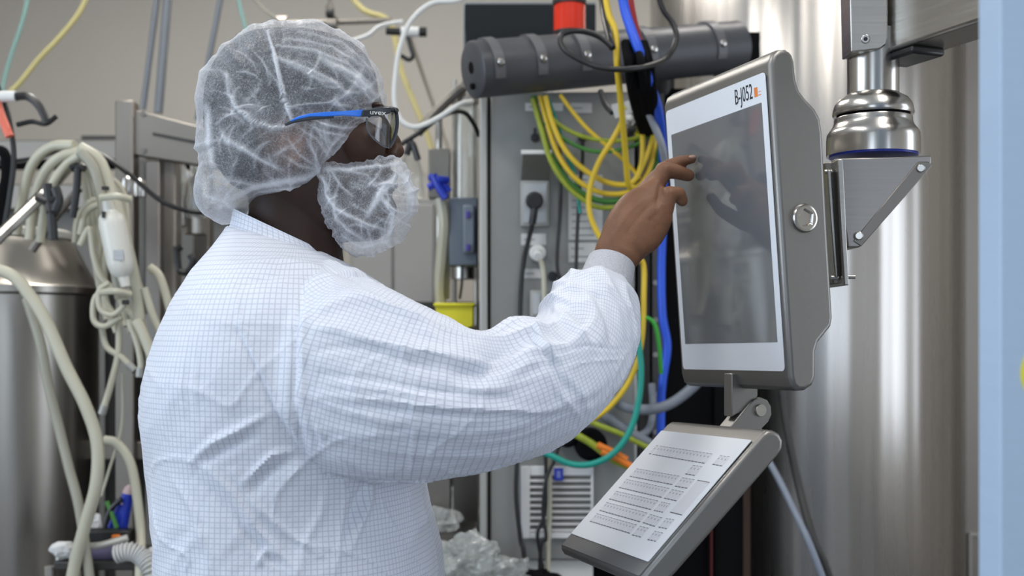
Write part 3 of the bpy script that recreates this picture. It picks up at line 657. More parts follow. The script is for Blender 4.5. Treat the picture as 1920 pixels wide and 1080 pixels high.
# ------------------------------------------------------------------ between the head and the cabinet
DR = 3.0
bench = thing('metal_locker', 'pale grey double-door metal locker behind the face cover', 'locker')
boxz('carcass', 655, 818, 372, 3.3, 0.4, pm('locker_grey', (0.40, 0.39, 0.37), 0.55, 0, 0.05, (10, 10, 10)), bench, 0.004, z0=0.93)
boxz('door', 662, 735, 383, 3.29, 0.02, pm('locker_door', (0.46, 0.45, 0.43), 0.5, 0, 0.05, (10, 10, 10)), bench, 0.003, z0=1.50)
boxz('door', 739, 812, 383, 3.29, 0.02, MATS['locker_door'], bench, 0.003, z0=1.50)
boxz('plinth', 650, 900, 566, 3.28, 0.42, RAILM, bench, z0=0.0)
vs = thing('sight_tube', 'tall clear glass tube in a metal holder left of the control cabinet', 'tube')
q = P(872, 500, 2.75)
obj('glass', *latheg([(.031, 0), (.031, .40), (.028, .40), (.028, 0.004)], q, seg=32), GLASS, vs)
lathe('top_fitting', [(.034, .39), (.034, .42), (.015, .43)], q, STEEL, vs, seg=24); lathe('bottom_fitting', [(.034, -.03), (.034, .012)], q, STEEL, vs, seg=24)
cyl('rod', P(852, 150, 2.77), P(852, 620, 2.77), .006, STEEL, vs, 10); cyl('rod', P(893, 150, 2.77), P(893, 620, 2.77), .006, STEEL, vs, 10)
boxz('stand', 850, 896, 610, 2.76, 0.06, STEELD, vs)
eb = thing('junction_box', 'blue-grey junction box with purple-tipped handle left of the control cabinet', 'box')
pbox('box_body', 842, 370, 896, 498, 2.62, 0.07, GREYBOX, eb, 0.004)
h = pbox('cover', 868, 384, 890, 474, 2.60, 0.02, pm('enclosure_light', (0.18, 0.21, 0.26), 0.4, 0, 0.05, (20, 20, 20)), eb, 0.004)
for (x, y) in ((874, 396), (874, 458)):
    pbox('purple_tab', x, y, x + 7, y + 12, 2.593, 0.01, pm('purple', (0.08, 0.05, 0.35), 0.4, 0, 0.1, (30, 30, 30)), h, 0.001)
ptube('cable_tail', [(866, 498, 2.64), (866, 530, 2.64), (862, 560, 2.66)], .003, BLACK, eb)
yb = thing('yellow_box', 'bright yellow translucent container just above the gown sleeve', 'container')
fixn(obj('tray', *prismg([P(815, 570, 2.60), P(888, 570, 2.60), P(888, 612, 2.60), P(876, 616, 2.60), P(822, 616, 2.60)], Vector((0, .08, 0))), LEMON, yb, True, .003))
pbox('rim', 813, 568, 890, 574, 2.59, .1, LEMON, yb, .002)
boxz('ledge', 800, 843, 616, 2.60, 0.09, STEELD, yb)
bv = thing('tube_clamp', 'bright blue plastic tube clamp right of the face cover', 'clamp')
ptube('lever', [(802, 352, 2.6), (818, 345, 2.6), (834, 350, 2.6), (842, 360, 2.6)], .0085, BLUEP, bv); ptube('lever', [(806, 332, 2.6), (822, 336, 2.59), (840, 338, 2.6)], .008, BLUEP, bv)
ptube('grip', [(812, 328, 2.59), (822, 350, 2.59), (836, 372, 2.59)], .009, BLUEP, bv)
tag(ptube('hose', [(826, 372, 2.62), (832, 420, 2.62), (828, 480, 2.64), (824, 540, 2.66), (830, 600, 2.68)], .013, CREAM), 'pale hose hanging below the bright blue clamp', 'hose')
tag(ptube('hose', [(838, 376, 2.66), (842, 430, 2.66), (840, 500, 2.66), (838, 560, 2.68)], .006, CREAMD), 'thin clear hose beside the junction box', 'hose')
br = thing('clamp_bracket', 'grey metal bracket on a rod above the bright blue clamp', 'bracket')
pbox('plate', 803, 278, 844, 372, 2.72, .03, pm('bracket_grey', (0.22, 0.21, 0.19), 0.4, 0.6, 0.1, (20, 20, 20)), br, .003); cyl('rod', P(823, 200, 2.74), P(823, 640, 2.74), .008, STEEL, br, 12)
tag(ptube('clear_bottle', [(770, 285, 3.4), (772, 330, 3.4), (775, 371, 3.4)], lambda t: .018 + .018 * min(1, t * 2), GLASS, None, 20), 'clear bottle standing on the locker behind the face cover', 'bottle')
bl = thing('blurred_lever', 'black curved lever arm on a black rod right of the nose', 'lever')
ptube('rod', [(750, 272, 2.5), (790, 246, 2.5), (822, 222, 2.52), (850, 210, 2.54), (872, 212, 2.56), (888, 232, 2.58), (899, 255, 2.6)], .0052, BLACK, bl)
ptube('clamp', [(762, 290, 2.5), (772, 268, 2.5), (784, 300, 2.5)], .007, BLACK, bl)
tag(ptube('white_hose', [(900, -30, 2.5), (860, 0, 2.5), (810, 6, 2.5), (770, 40, 2.5), (750, 90, 2.5), (742, 140, 2.5), (740, 190, 2.5), (752, 225, 2.5), (780, 238, 2.5), (820, 222, 2.5), (862, 196, 2.5), (885, 190, 2.52)], .0058, WHITEP), 'white hose curling from the top edge round to the dark duct', 'hose')
tag(ptube('steel_pipe', [(782, 250, 2.7), (815, 212, 2.7), (850, 178, 2.7), (872, 160, 2.68)], .012, FRAMEM), 'blurred steel pipe rising to the left end of the dark duct', 'pipe')

# overhead fittings
hy = 'thin hoses hanging from above'
WD = 3.6
tag(ptube('yellow_hose', [(640, -30, WD), (680, 18, WD), (722, 34, WD), (738, 60, WD), (752, 130, WD), (775, 190, WD), (800, 250, WD), (815, 300, WD)], .0095, pm('pale_yellow_hose', (0.62, 0.54, 0.24), 0.4, 0, 0.06, (20, 20, 20))), 'pale yellow hose crossing the wall right of the hair cover', 'hose', hy)
tag(ptube('yellow_hose', [(172, -30, 3.2), (150, 22, 3.2), (112, 70, 3.2), (72, 112, 3.2), (40, 152, 3.2), (20, 172, 3.2)], .0075, MATS['pale_yellow_hose']), 'pale yellow hose slanting across the upper left wall', 'hose', hy)
tag(ptube('teal_hose', [(58, -30, 3.2), (42, 40, 3.2), (22, 100, 3.2), (8, 150, 3.2), (2, 190, 3.2)], .006, pm('pale_teal', (0.25, 0.42, 0.38), 0.4, 0, 0.06, (20, 20, 20))), 'pale teal hose at the upper left corner', 'hose', hy)
tag(ptube('teal_hose', [(440, -30, 3.2), (452, 20, 3.2), (465, 72, 3.2), (470, 110, 3.2)], .006, MATS['pale_teal']), 'pale teal hose just behind the top of the hair cover', 'hose', hy)
tag(ptube('clear_hose', [(470, -10, 3.2), (495, 18, 3.2), (520, 36, 3.2)], .004, CREAMD), 'thin clear hose joining the overhead cross pipe', 'hose', hy)
GP = pm('pole_grey', (0.20, 0.215, 0.24), 0.4, 0.3, 0.05, (20, 20, 20))
for (x0, x1, y1, r, lb) in ((314, 297, 212, .0125, 'thicker grey ceiling pole, right of the close pair'), (294, 268, 205, .0085, 'thinner grey ceiling pole, left of the close pair'), (413, 370, 225, .0085, 'single grey ceiling pole nearest the hair cover')):
    d = 3.3; a = P(x0, -0, d); b = P(x1, y1, d); dirn = (a - b).normalized(); top = a + dirn * ((3.5 - a.z) / dirn.z)
    tag(cyl('ceiling_pole', b, top, r, GP), lb, 'pole', 'slanting grey ceiling poles')
xp = thing('cross_pipe', 'blurred stainless cross pipe with fittings above the hair cover', 'pipe')
cyl('pipe', P(520, 45, 3.4), P(735, 38, 3.4), .0085, FRAMEM, xp, 12); cyl('riser', P(622, 62, 3.4), P(618, 10, 3.4), .012, FRAMEM, xp, 12); cyl('hanger', P(619, 20, 3.4), Vector((P(619, 20, 3.4).x, 3.4, 3.5)), .007, FRAMEM, xp, 12)
cyl('knob', P(612, 24, 3.37), P(626, 24, 3.37), .016, RAILM, xp, 12); cyl('flange', P(613, 46, 3.38), P(632, 46, 3.38), .022, FRAMEM, xp, 16); cyl('end_nut', P(520, 40, 3.4), P(538, 40, 3.4), .016, FRAMEM, xp, 6)
bkp = box('black_clamp', P(470, 73, 3.2), (.075, .03, .022), BLACK, None, .004); tag(bkp, 'small black clamp peeking out behind the top of the hair cover', 'clamp')
vl = thing('valve_fitting', 'black and white valve with a small hook against the wall right of the hair cover', 'valve')
cyl('wall_rod', P(765, 60, 3.1), Vector((P(765, 60, 3.1).x, 5.2, P(765, 60, 3.1).z)), .007, STEEL, vl, 10); cyl('valve_body', P(752, 60, 3.1), P(786, 60, 3.1), .014, WHITEP, vl, 16); cyl('black_end', P(724, 58, 3.1), P(752, 60, 3.1), .010, BLACK, vl, 16); cyl('black_knob', P(784, 60, 3.1), P(800, 60, 3.1), .013, BLACK, vl, 16)
ptube('hook', [(764, 68, 3.1), (770, 90, 3.1), (774, 105, 3.1), (766, 112, 3.1), (752, 104, 3.1)], .006, BLACK, vl)
tag(ptube('white_hose', [(755, 40, 3.1), (715, 48, 3.1), (690, 66, 3.1), (660, 76, 3.1)], .006, WHITEP), 'faint white hose from the valve towards the hair cover', 'hose')

# ------------------------------------------------------------------ left side: frame, rails, tank, hoses
LD = 2.7
fr_ = thing('equipment_frame', 'square-tube stainless steel equipment frame behind the person and the hose bundle', 'frame')
boxz('post', 215, 250, 188, LD, 0.045, FRAMEM, fr_, .004)
q = [P(250, 205, LD + .01), P(470, 262, LD + .01), P(470, 325, LD + .01), P(250, 290, LD + .01)]
fixn(obj('beam', *prismg(q, Vector((0, .04, 0))), FRAMEM, fr_, True, .003))
q = [P(286, 248, LD + .006), P(470, 284, LD + .006), P(470, 290, LD + .006), P(286, 253, LD + .006)]
fixn(obj('beam_groove', *prismg(q, Vector((0, .01, 0))), RAILM, fr_, False))
boxz('post', 271, 300, 300, LD + .02, 0.05, STEELD, fr_, .004); boxz('post', 304, 330, 300, LD + .05, 0.05, FRAMEM, fr_, .004); boxz('post', 360, 392, 300, LD + .25, 0.05, FRAMEM, fr_, .004)
boxz('panel', 250, 300, 300, LD + .10, 0.02, FRAMEM, fr_, .002, z0=1.45)
boxz('panel', 196, 335, 455, LD + .13, 0.02, pm('panel_dark', (0.075, 0.070, 0.065), 0.45, 0.3, 0.1, (10, 10, 10)), fr_, .002)
pbox('cross_bar', 168, 828, 270, 862, LD + .03, .04, FRAMEM, fr_, .003); pbox('cross_bar', 330, 620, 470, 650, LD + .1, .04, FRAMEM, fr_, .003)
for (x, y) in ((268, 213), (268, 282)): cyl('bolt', P(x, y, LD + .004), P(x, y, LD + .012), .006, STEELD, fr_, 12)
rl = thing('wall_rail', 'long horizontal steel ledge along the wall behind the hoses', 'rail')
pbox('rail', -200, 262, 640, 300, 3.4, .10, FRAMEM, rl, .004); pbox('rail_lip', -200, 302, 640, 315, 3.42, .04, BLACKM, rl)
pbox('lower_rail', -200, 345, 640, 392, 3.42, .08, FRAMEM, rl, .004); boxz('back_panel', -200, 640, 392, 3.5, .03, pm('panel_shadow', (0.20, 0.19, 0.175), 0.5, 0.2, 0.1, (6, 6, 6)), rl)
pbox('vent_strip', 152, 254, 218, 262, 3.42, .03, RAILM, rl, .001)
lt = thing('buffer_tank', 'brushed stainless steel tank with a domed shoulder at the left edge under the hoses', 'tank')
tcx_ = P(8, 0, 2.75); s_ = 2.75 / F
prof = [(168 * s_, HY - 1500), (168 * s_, HY - 556), (174 * s_, HY - 552), (174 * s_, HY - 540), (168 * s_, HY - 536), (150 * s_, HY - 505), (132 * s_, HY - 470), (124 * s_, HY - 455), (118 * s_, HY - 449), (20 * s_, HY - 443)]
prof = [(r_, h_ * s_ if True else 0) for (r_, h_) in prof]
lathe('shell', prof, Vector((tcx_.x, 2.75, CAMZ)), STEELB, lt, seg=96)
lathe('lid', [(118 * s_, 0), (122 * s_, .004), (122 * s_, .018), (112 * s_, .024), (.01, .03)], Vector((tcx_.x, 2.75, CAMZ + (HY - 450) * s_)), pm('lid_white', (0.62, 0.61, 0.56), 0.4, 0, 0.05, (20, 20, 20)), lt, seg=64)
cyl('skirt', (tcx_.x, 2.75, 0.0), (tcx_.x, 2.75, CAMZ + (HY - 1500) * s_ + .01), 140 * s_, STEELD, lt, 48)
# diagonal rod and black clamps
tag(ptube('support_rod', [(-60, 500, 2.3), (0, 442, 2.33), (80, 365, 2.38), (148, 290, 2.42)], .0125, STEEL), 'thick slanting steel rod carrying the hoses over the tank', 'rod')
tag(ptube('support_rod', [(60, 470, 2.5), (110, 400, 2.5), (150, 352, 2.5)], .009, FRAMEM), 'thinner slanting rod behind the black ties', 'rod')
def tie(nm, lb, segs, d, r):
    t = thing(nm, lb, 'clamp')
    for i, pts in enumerate(segs): ptube('jaw' if i else 'stem', [(x, y, d) for x, y in pts], r, BLACK, t, None and 8 or 8)
tie('black_clamp', 'black spring clamp on the slanting rod in front of the tank lid', [[(88, 345), (94, 385), (98, 420), (100, 450)], [(70, 368), (92, 378), (108, 372)], [(104, 352), (110, 375), (104, 395)], [(90, 398), (108, 396)]], 2.30, .010)
tie('black_clamp', 'black hanging clamp below the top end of the slanting rod', [[(146, 310), (144, 350), (140, 385), (136, 408)], [(134, 316), (148, 312), (160, 316)]], 2.38, .008)
tie('black_clamp', 'black hooked clamp on the frame behind the shoulder', [[(330, 462), (332, 485), (336, 508)], [(336, 508), (352, 510), (362, 490), (356, 478)], [(330, 470), (340, 462)]], 2.72, .008)
ll = thing('shutoff_lever', 'black curved hose tap with a white collar at the upper left', 'tap')
ptube('lever', [(30, 181, 2.4), (52, 181, 2.4), (70, 195, 2.4), (82, 215, 2.4), (88, 232, 2.4)], .0085, BLACK, ll); ptube('handle', [(32, 234, 2.4), (60, 228, 2.4), (86, 232, 2.4), (106, 218, 2.4)], .0055, BLACK, ll)
cyl('collar', P(2, 181, 2.4), P(30, 181, 2.4), .012, WHITEP, ll, 16)
tag(ptube('red_hose', [(-8, 190, 2.4), (4, 222, 2.4), (18, 256, 2.4)], .0095, pm('salmon', (0.75, 0.16, 0.10), 0.4, 0, 0.05, (20, 20, 20))), 'short red hose at the left edge', 'hose')
tag(ptube('black_cable', [(-30, 120, 2.42), (4, 180, 2.42), (20, 240, 2.42), (26, 300, 2.42), (18, 370, 2.42), (8, 430, 2.42)], .006, BLACK), 'black cable falling down the left edge past the red hose', 'cable')
tag(ptube('black_cable', [(-30, 290, 2.5), (6, 285, 2.5), (12, 330, 2.5), (2, 380, 2.5), (6, 440, 2.5)], .012, BLACKM), 'thick dark cable bundle at the left edge above the tank', 'cable')
tag(ptube('black_cable', [(-30, 308, 2.6), (60, 298, 2.6), (130, 278, 2.55), (180, 285, 2.5), (240, 325, 2.48), (300, 375, 2.48), (350, 395, 2.5), (400, 400, 2.55), (470, 410, 2.6)], .0055, BLACK), 'black cable sagging from the hoses to behind the nape', 'cable')
hb = 'off-white silicone hoses draped over the rod'
H = [([(30, 440, 2.45), (40, 380, 2.45), (60, 310, 2.42), (95, 276, 2.4), (140, 272, 2.38)], .0105, 'outermost arching off-white hose over the tank lid'),
     ([(55, 450, 2.43), (62, 390, 2.43), (80, 330, 2.4), (110, 296, 2.38), (150, 284, 2.38)], .0105, 'second arching off-white hose over the tank lid'),
     ([(75, 455, 2.41), (82, 400, 2.41), (98, 345, 2.38), (125, 308, 2.38), (150, 292, 2.37)], .009, 'innermost arching off-white hose over the tank lid'),
     ([(150, 276, 2.38), (185, 300, 2.38), (205, 350, 2.38), (225, 410, 2.38), (240, 470, 2.38), (255, 540, 2.38), (262, 600, 2.38)], .0125, 'thick off-white hose falling right of the filter capsule'),
     ([(150, 285, 2.36), (175, 315, 2.36), (190, 370, 2.36), (200, 430, 2.36), (215, 500, 2.36), (225, 560, 2.36)], .0105, 'off-white hose running down behind the filter capsule'),
     ([(-40, 500, 2.28), (20, 515, 2.28), (60, 560, 2.28), (90, 610, 2.28), (125, 690, 2.28), (160, 760, 2.28), (182, 830, 2.28), (180, 910, 2.28), (158, 990, 2.29), (138, 1070, 2.30), (120, 1180, 2.30)], .0125, 'longest thick off-white hose sweeping down in front of the tank'),
     ([(50, 560, 2.36), (75, 640, 2.34), (90, 720, 2.34), (110, 800, 2.34), (130, 880, 2.33), (148, 950, 2.32), (165, 1060, 2.31), (180, 1180, 2.31)], .010, 'second dull hose sweeping down in front of the tank'),
     ([(195, 825, 2.4), (220, 832, 2.4), (245, 870, 2.4), (258, 940, 2.4), (264, 1010, 2.38), (262, 1080, 2.31), (262, 1180, 2.31)], .010, 'off-white hose arching down beside the dark frame post'),
     ([(190, 610, 2.34), (200, 650, 2.34), (228, 670, 2.34), (248, 690, 2.34)], .0065, 'short hose curving to the cut ends under the bundle'),
     ([(222, 600, 2.34), (222, 660, 2.34), (208, 720, 2.34), (193, 770, 2.34)], .0068, 'hanging hose with a cut end lower left of the bundle'),
     ([(240, 600, 2.33), (256, 640, 2.33), (264, 680, 2.33), (262, 700, 2.33)], .0065, 'short straight hose in the middle of the bundle'),
     ([(255, 600, 2.32), (270, 630, 2.32), (290, 682, 2.32)], .0105, 'stubby thick hose end right under the bundle'),
     ([(280, 500, 2.4), (300, 520, 2.4), (318, 580, 2.4), (325, 630, 2.4), (322, 680, 2.4)], .009, 'off-white hose loop nearest the shoulder of the gown'),
     ([(270, 540, 2.38), (290, 600, 2.38), (310, 640, 2.38), (330, 660, 2.38)], .008, 'off-white hose slanting towards the back of the gown'),
     ([(200, 540, 2.32), (178, 560, 2.32), (176, 600, 2.32), (195, 612, 2.32), (225, 595, 2.32)], .0062, 'thin hose loop on the left side of the bundle'),
     ([(205, 530, 2.31), (186, 545, 2.31), (188, 580, 2.31), (212, 590, 2.31), (235, 570, 2.31)], .0055, 'smaller inner hose loop on the left side of the bundle'),
     ([(230, 700, 2.38), (228, 800, 2.4), (205, 880, 2.4), (190, 930, 2.4)], .0030, 'very thin clear line under the bundle'),
     ([(150, 440, 2.4), (160, 400, 2.4), (185, 385, 2.4), (200, 400, 2.4), (190, 450, 2.4), (185, 500, 2.4), (200, 540, 2.4)], .0070, 'looped hose left of the filter capsule, inner turn'),
     ([(140, 455, 2.42), (146, 410, 2.42), (170, 378, 2.42), (195, 378, 2.42)], .0065, 'looped hose left of the filter capsule, outer turn'),
     ([(150, 460, 2.38), (168, 430, 2.38), (176, 480, 2.38), (190, 520, 2.38), (215, 545, 2.38)], .0070, 'twisted hose between tank lid and filter capsule'),
     ([(235, 470, 2.4), (262, 540, 2.4), (275, 580, 2.4)], .0075, 'hose stub right of the filter capsule')]
for (pts, r, lb) in H:
    dull = 'dull' in lb or 'behind' in lb
    o = thing('hose', lb, 'hose', P(*pts[0]), hb)
    t = ptube('hose_wall', pts, r, CREAMD if dull else CREAM, None, 10, 10); t.parent = o; t.matrix_parent_inverse = Matrix.Translation(-o.location)
    if 'end' in lb or 'stub' in lb or 'straight' in lb:
        a = P(*pts[-1]); b = P(*pts[-2]); dv_ = (a - b).normalized()
        c_ = cyl('end_fitting', a - dv_ * .012, a + dv_ * .008, r * 1.25, pm('fitting_grey', (0.35, 0.35, 0.33), 0.35, 0.3, 0.1, (30, 30, 30)), None, 12, .001); c_.parent = o; c_.matrix_parent_inverse = Matrix.Translation(-o.location)
# extra silicone lines in the thick of the bundle
for k in range(9):
    x0 = 150 + k * 9; o = ptube('hose', [(150 + k * 3, 300 + k * 2, 2.45), (x0 + 10, 360, 2.47), (x0 + 20, 450 + (k % 3) * 14, 2.45), (x0 + 40 - (k % 4) * 6, 560, 2.44), (200 + k * 9, 600 + (k % 3) * 12, 2.42)], .0058, CREAM)
    tag(o, 'thin off-white line inside the thick of the hose bundle', 'hose', 'thin lines inside the hose bundle')
fc = thing('filter_capsule', 'white cylindrical filter capsule with a printed label in the middle of the hose bundle', 'filter')
a = P(205, 395, 2.33); b = P(232, 520, 2.33); ax2 = (b - a).normalized(); L2 = (b - a).length
lathe('capsule', [(.010, -.02), (.012, 0), (.024, .012), (.027, .03), (.027, L2 - .03), (.024, L2 - .012), (.012, L2), (.010, L2 + .02)], a, pm('capsule_white', (0.66, 0.65, 0.60), 0.35, 0, 0.04, (20, 20, 20)), fc, ax2, 32)
box('label', P(222, 478, 2.302), (.020, .002, .020), pm('capsule_print', (0.42, 0.43, 0.45), 0.5, 0, 0.3, (300, 300, 300)), fc)
for (y0, y1) in ((370, 384), (548, 560)): ptube('clip', [(190, y0, 2.31), (215, y0 - 2, 2.29), (245, y0 + 4, 2.31)], .007, CREAM, fc)
pbox('black_tie', 190, 349, 202, 356, 2.30, .01, BLACK, fc, .001); pbox('black_tie', 228, 562, 240, 571, 2.30, .01, BLACK, fc, .001); pbox('black_tie', 190, 396, 196, 408, 2.30, .01, BLACK, fc, .001)
for (x, y, lb) in ((334, 330, 'left'), (366, 345, 'right')):
    g = thing('glass_vessel', 'small clear glass vessel between frame post and nape, ' + lb + ' one', 'vessel')
    q = P(x, y + 20, 2.86)
    obj('glass', *latheg([(.012, .085), (.012, .06), (.030, .03), (.034, -.02), (.030, -.06), (.027, -.06), (.031, -.02), (.027, .03), (.009, .06), (.009, .085)], q, seg=24), GLASS, g)
    cyl('stopper', q + Vector((0, 0, .08)), q + Vector((0, 0, .10)), .013, POLISH, g, 16, .002); cyl('holder', q + Vector((0, 0, -.10)), q + Vector((0, 0, -.06)), .028, STEEL, g, 20, .002)
for (x, y) in ((240, 345), (262, 352)):
    tag(lathe('steel_cap', [(.016, -.02), (.018, 0), (.016, .012), (.006, .02)], P(x, y, 2.6), POLISH, None, seg=20), 'shiny round steel cap beside the frame post, ' + ('left' if x == 240 else 'right') + ' one', 'bowl')  # loose polished steel caps, not vessels

# clutter on the low trolley, lower left
tr = thing('low_trolley', 'low dark trolley shelf at the lower left holding bottles and tubes', 'trolley')
boxz('shelf', 100, 470, 1052, 2.34, .19, RAILM, tr, .004, z0=CAMZ - (1070 - HY) * 2.34 / F)
for x in (108, 460):
    for yy in (2.36, 2.51): cyl('leg', (P(x, 0, 2.4).x, yy, 0), (P(x, 0, 2.4).x, yy, CAMZ - (1066 - HY) * 2.34 / F), .012, STEEL, tr, 10)
zs = CAMZ - (1052 - HY) * 2.34 / F
def on(x, y=2.6): return Vector((P(x, 0, y).x, y, zs))
def bottle(x, y, r, h_, mt, cap_, lb, cat='bottle', grp=None):
    g = thing('bottle', lb, cat, on(x, y), grp)
    o = lathe('bottle_body', [(r * .9, 0), (r, .004), (r, h_ * .7), (r * .8, h_ * .78), (r * .4, h_ * .85), (r * .4, h_ * .92)], (0, 0, 0), mt, g, seg=24)
    lathe('cap', [(r * .48, h_ * .88), (r * .48, h_), (r * .4, h_ * 1.01)], (0, 0, 0), cap_, g, seg=20)
bottle(128, 2.44, .040, .185, AMBER, WHITEP, 'amber brown bottle with a white cap at the lower left')
WB = pm('bottle_white', (0.66, 0.65, 0.62), 0.4, 0, 0.05, (20, 20, 20))
bottle(188, 2.46, .022, .20, WB, WHITEP, 'white bottle left of the blue tubes on the trolley'); bottle(212, 2.49, .024, .225, WB, RED, 'white bottle with a dark red cap behind the blue tubes'); bottle(246, 2.47, .030, .16, WB, WHITEP, 'squat white bottle right of the blue tubes'); bottle(314, 2.42, .030, .24, WB, BLUEP, 'white bottle with a blue cap between frame post and gown'); bottle(332, 2.49, .030, .16, WB, WHITEP, 'white bottle mostly hidden behind the back of the gown')
bt = 'dark blue tubes on the trolley'
for (p0_, p1_, lb) in (((208, 1000), (232, 945), 'blue tube leaning left against the white bottle'), ((228, 992), (240, 925), 'blue tube standing highest with a pink tip')):
    g = thing('blue_tube', lb, 'tube', (0, 0, 0), bt); cyl('tube', P(*p0_, 2.42), P(*p1_, 2.42), .012, BLUEP, g, 14, .001)
    a = P(*p1_, 2.42); lathe('tip', [(.012, 0), (.009, .012), (.003, .018)], a, pm('tip_pink', (0.6, 0.45, 0.48), 0.4, 0, 0.05, (20, 20, 20)), g, (a - P(*p0_, 2.42)).normalized(), 14)
tag(ptube('black_cable', [(192, 1010, 2.40), (205, 960, 2.40), (228, 935, 2.40)], .0055, BLACK), 'black strap crossing the blue tubes', 'strap'); tag(ptube('green_wire', [(200, 940, 2.40), (214, 975, 2.40), (222, 1000, 2.40)], .005, GRN), 'short green wire in front of the blue tubes', 'wire')
tag(pbox('black_tray', 152, 995, 242, 1020, 2.36, .04, BLACK, None, .004), 'black tray in front of the blue tubes', 'tray')
tag(pbox('orange_clip', 208, 1003, 224, 1014, 2.35, .01, ORANGE, None, .003), 'tiny orange clip on the front of the black tray', 'clip')
tag(ptube('wire_handle', [(138, 1100, 2.32), (136, 1050, 2.32), (148, 1028, 2.32), (190, 1022, 2.32), (240, 1008, 2.33)], .0072, pm('handle_grey', (0.48, 0.47, 0.44), 0.35, 0.5, 0.05, (20, 20, 20))), 'bent grey wire handle at the lower left', 'handle')
gcg = thing('corrugated_hose', 'pale corrugated hose lying on the trolley at the lower left', 'hose')
cp = cr([P(215, 1040, 2.32), P(245, 1034, 2.32), P(268, 1046, 2.32), P(285, 1072, 2.31), P(290, 1120, 2.31)], 14)
tube('core', cp, .014, CREAMD, gcg, 10, 1, False)
for i in range(2, len(cp) - 1, 3):
    t_ = (cp[i + 1] - cp[i - 1]).normalized(); lathe('rib', [(.014, -.003), (.0195, -.001), (.0195, .001), (.014, .003)], cp[i], LABELM, gcg, t_, 14)
vt = pm('violet_grey', (0.16, 0.14, 0.24), 0.5, 0, 0.2, (40, 40, 40))
tag(ptube('cloth_roll', [(165, 1036, 2.37), (195, 1034, 2.37), (225, 1032, 2.37)], .022, vt, None, 12), 'violet-grey rolled cloth under the black tray', 'cloth')
for k, x in enumerate((118, 142, 156)):
    tag(lathe('white_cap', [(.014, 0), (.014, .014), (.010, .018)], P(x, 1050, 2.37), WHITEP, None, seg=16), 'loose small white cap, ' + ('left', 'middle', 'right')[k] + ' of three at the lower left', 'cap')  # loose plastic caps lying on the trolley
    
# lower middle: crumpled bags, papers, orange bottle below the arm
zc = thing('lower_bench', 'dark bench under the raised arm holding clear bags', 'bench')
boxz('top', 700, 892, 1010, 2.44, .22, RAILM, zc, .004, z0=CAMZ - (1030 - HY) * 2.44 / F); boxz('leg', 705, 735, 1030, 2.46, .18, STEELD, zc); boxz('leg', 860, 888, 1030, 2.46, .18, STEELD, zc)
def crumple(name, c, r, seed, mat, lb, cat):
    v, f = ellip(c, r, 64, 40); v = np.array(v); d = v - np.array(c)
    k = 1.05 - .55 * np.abs(vnoise0(v * 22, seed)) - .30 * np.abs(vnoise0(v * 48, seed + 1)) - .12 * np.abs(vnoise0(v * 110, seed + 2))
    v = np.array(c) + d * k[:, None]
    o = obj(name, v, f, mat, None, False); tag(o, lb, cat); return o
crumple('clear_bag', P(820, 976, 2.54), (.062, .05, .036), 3, BAGM, 'crumpled clear plastic bag on the bench right of the gown', 'bag')
crumple('clear_bag', P(880, 1045, 2.36), (.085, .05, .060), 5, BAGM, 'large crumpled clear bag with papers at the bottom below the arm', 'bag')
crumple('clear_bag', P(940, 1078, 2.36), (.08, .04, .05), 8, BAGM, 'clear bag at the foot of the control cabinet', 'bag')
crumple('clear_bag', P(872, 930, 2.85), (.045, .04, .09), 12, BAGM, 'tall clear bag hanging behind the bench beside the cabinet edge', 'bag')
crumple('black_strap_pile', P(1000, 1078, 2.40), (.075, .03, .016), 15, BLACKM, 'heap of black straps below the vent grille', 'straps')
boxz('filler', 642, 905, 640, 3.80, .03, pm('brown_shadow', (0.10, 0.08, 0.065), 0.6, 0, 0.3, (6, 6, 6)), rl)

crumple('white_wrapper', P(118, 1030, 2.35), (.030, .025, .020), 21, LABELM, 'crumpled white wrapper at the far lower left of the trolley', 'wrapper')
crumple('white_wrapper', P(300, 1040, 2.36), (.030, .025, .022), 24, LABELM, 'crumpled white wrapper between the frame post and the gown hem', 'wrapper')
crumple('white_wrapper', P(178, 985, 2.47), (.018, .02, .03), 27, LABELM, 'small white wrapper standing behind the black tray', 'wrapper')
# ================================================================== the technician
person = thing('person', 'person in white gown, hair cover and face cover touching the upright screen', 'person', P(560, 625, 1.47) * 1)
person.location = (P(560, 0, 1.47).x, 1.47, 0.0)
PINV = Matrix.Translation(-person.location)
def adopt(o):
    o.parent = person; o.matrix_parent_inverse = PINV; return o

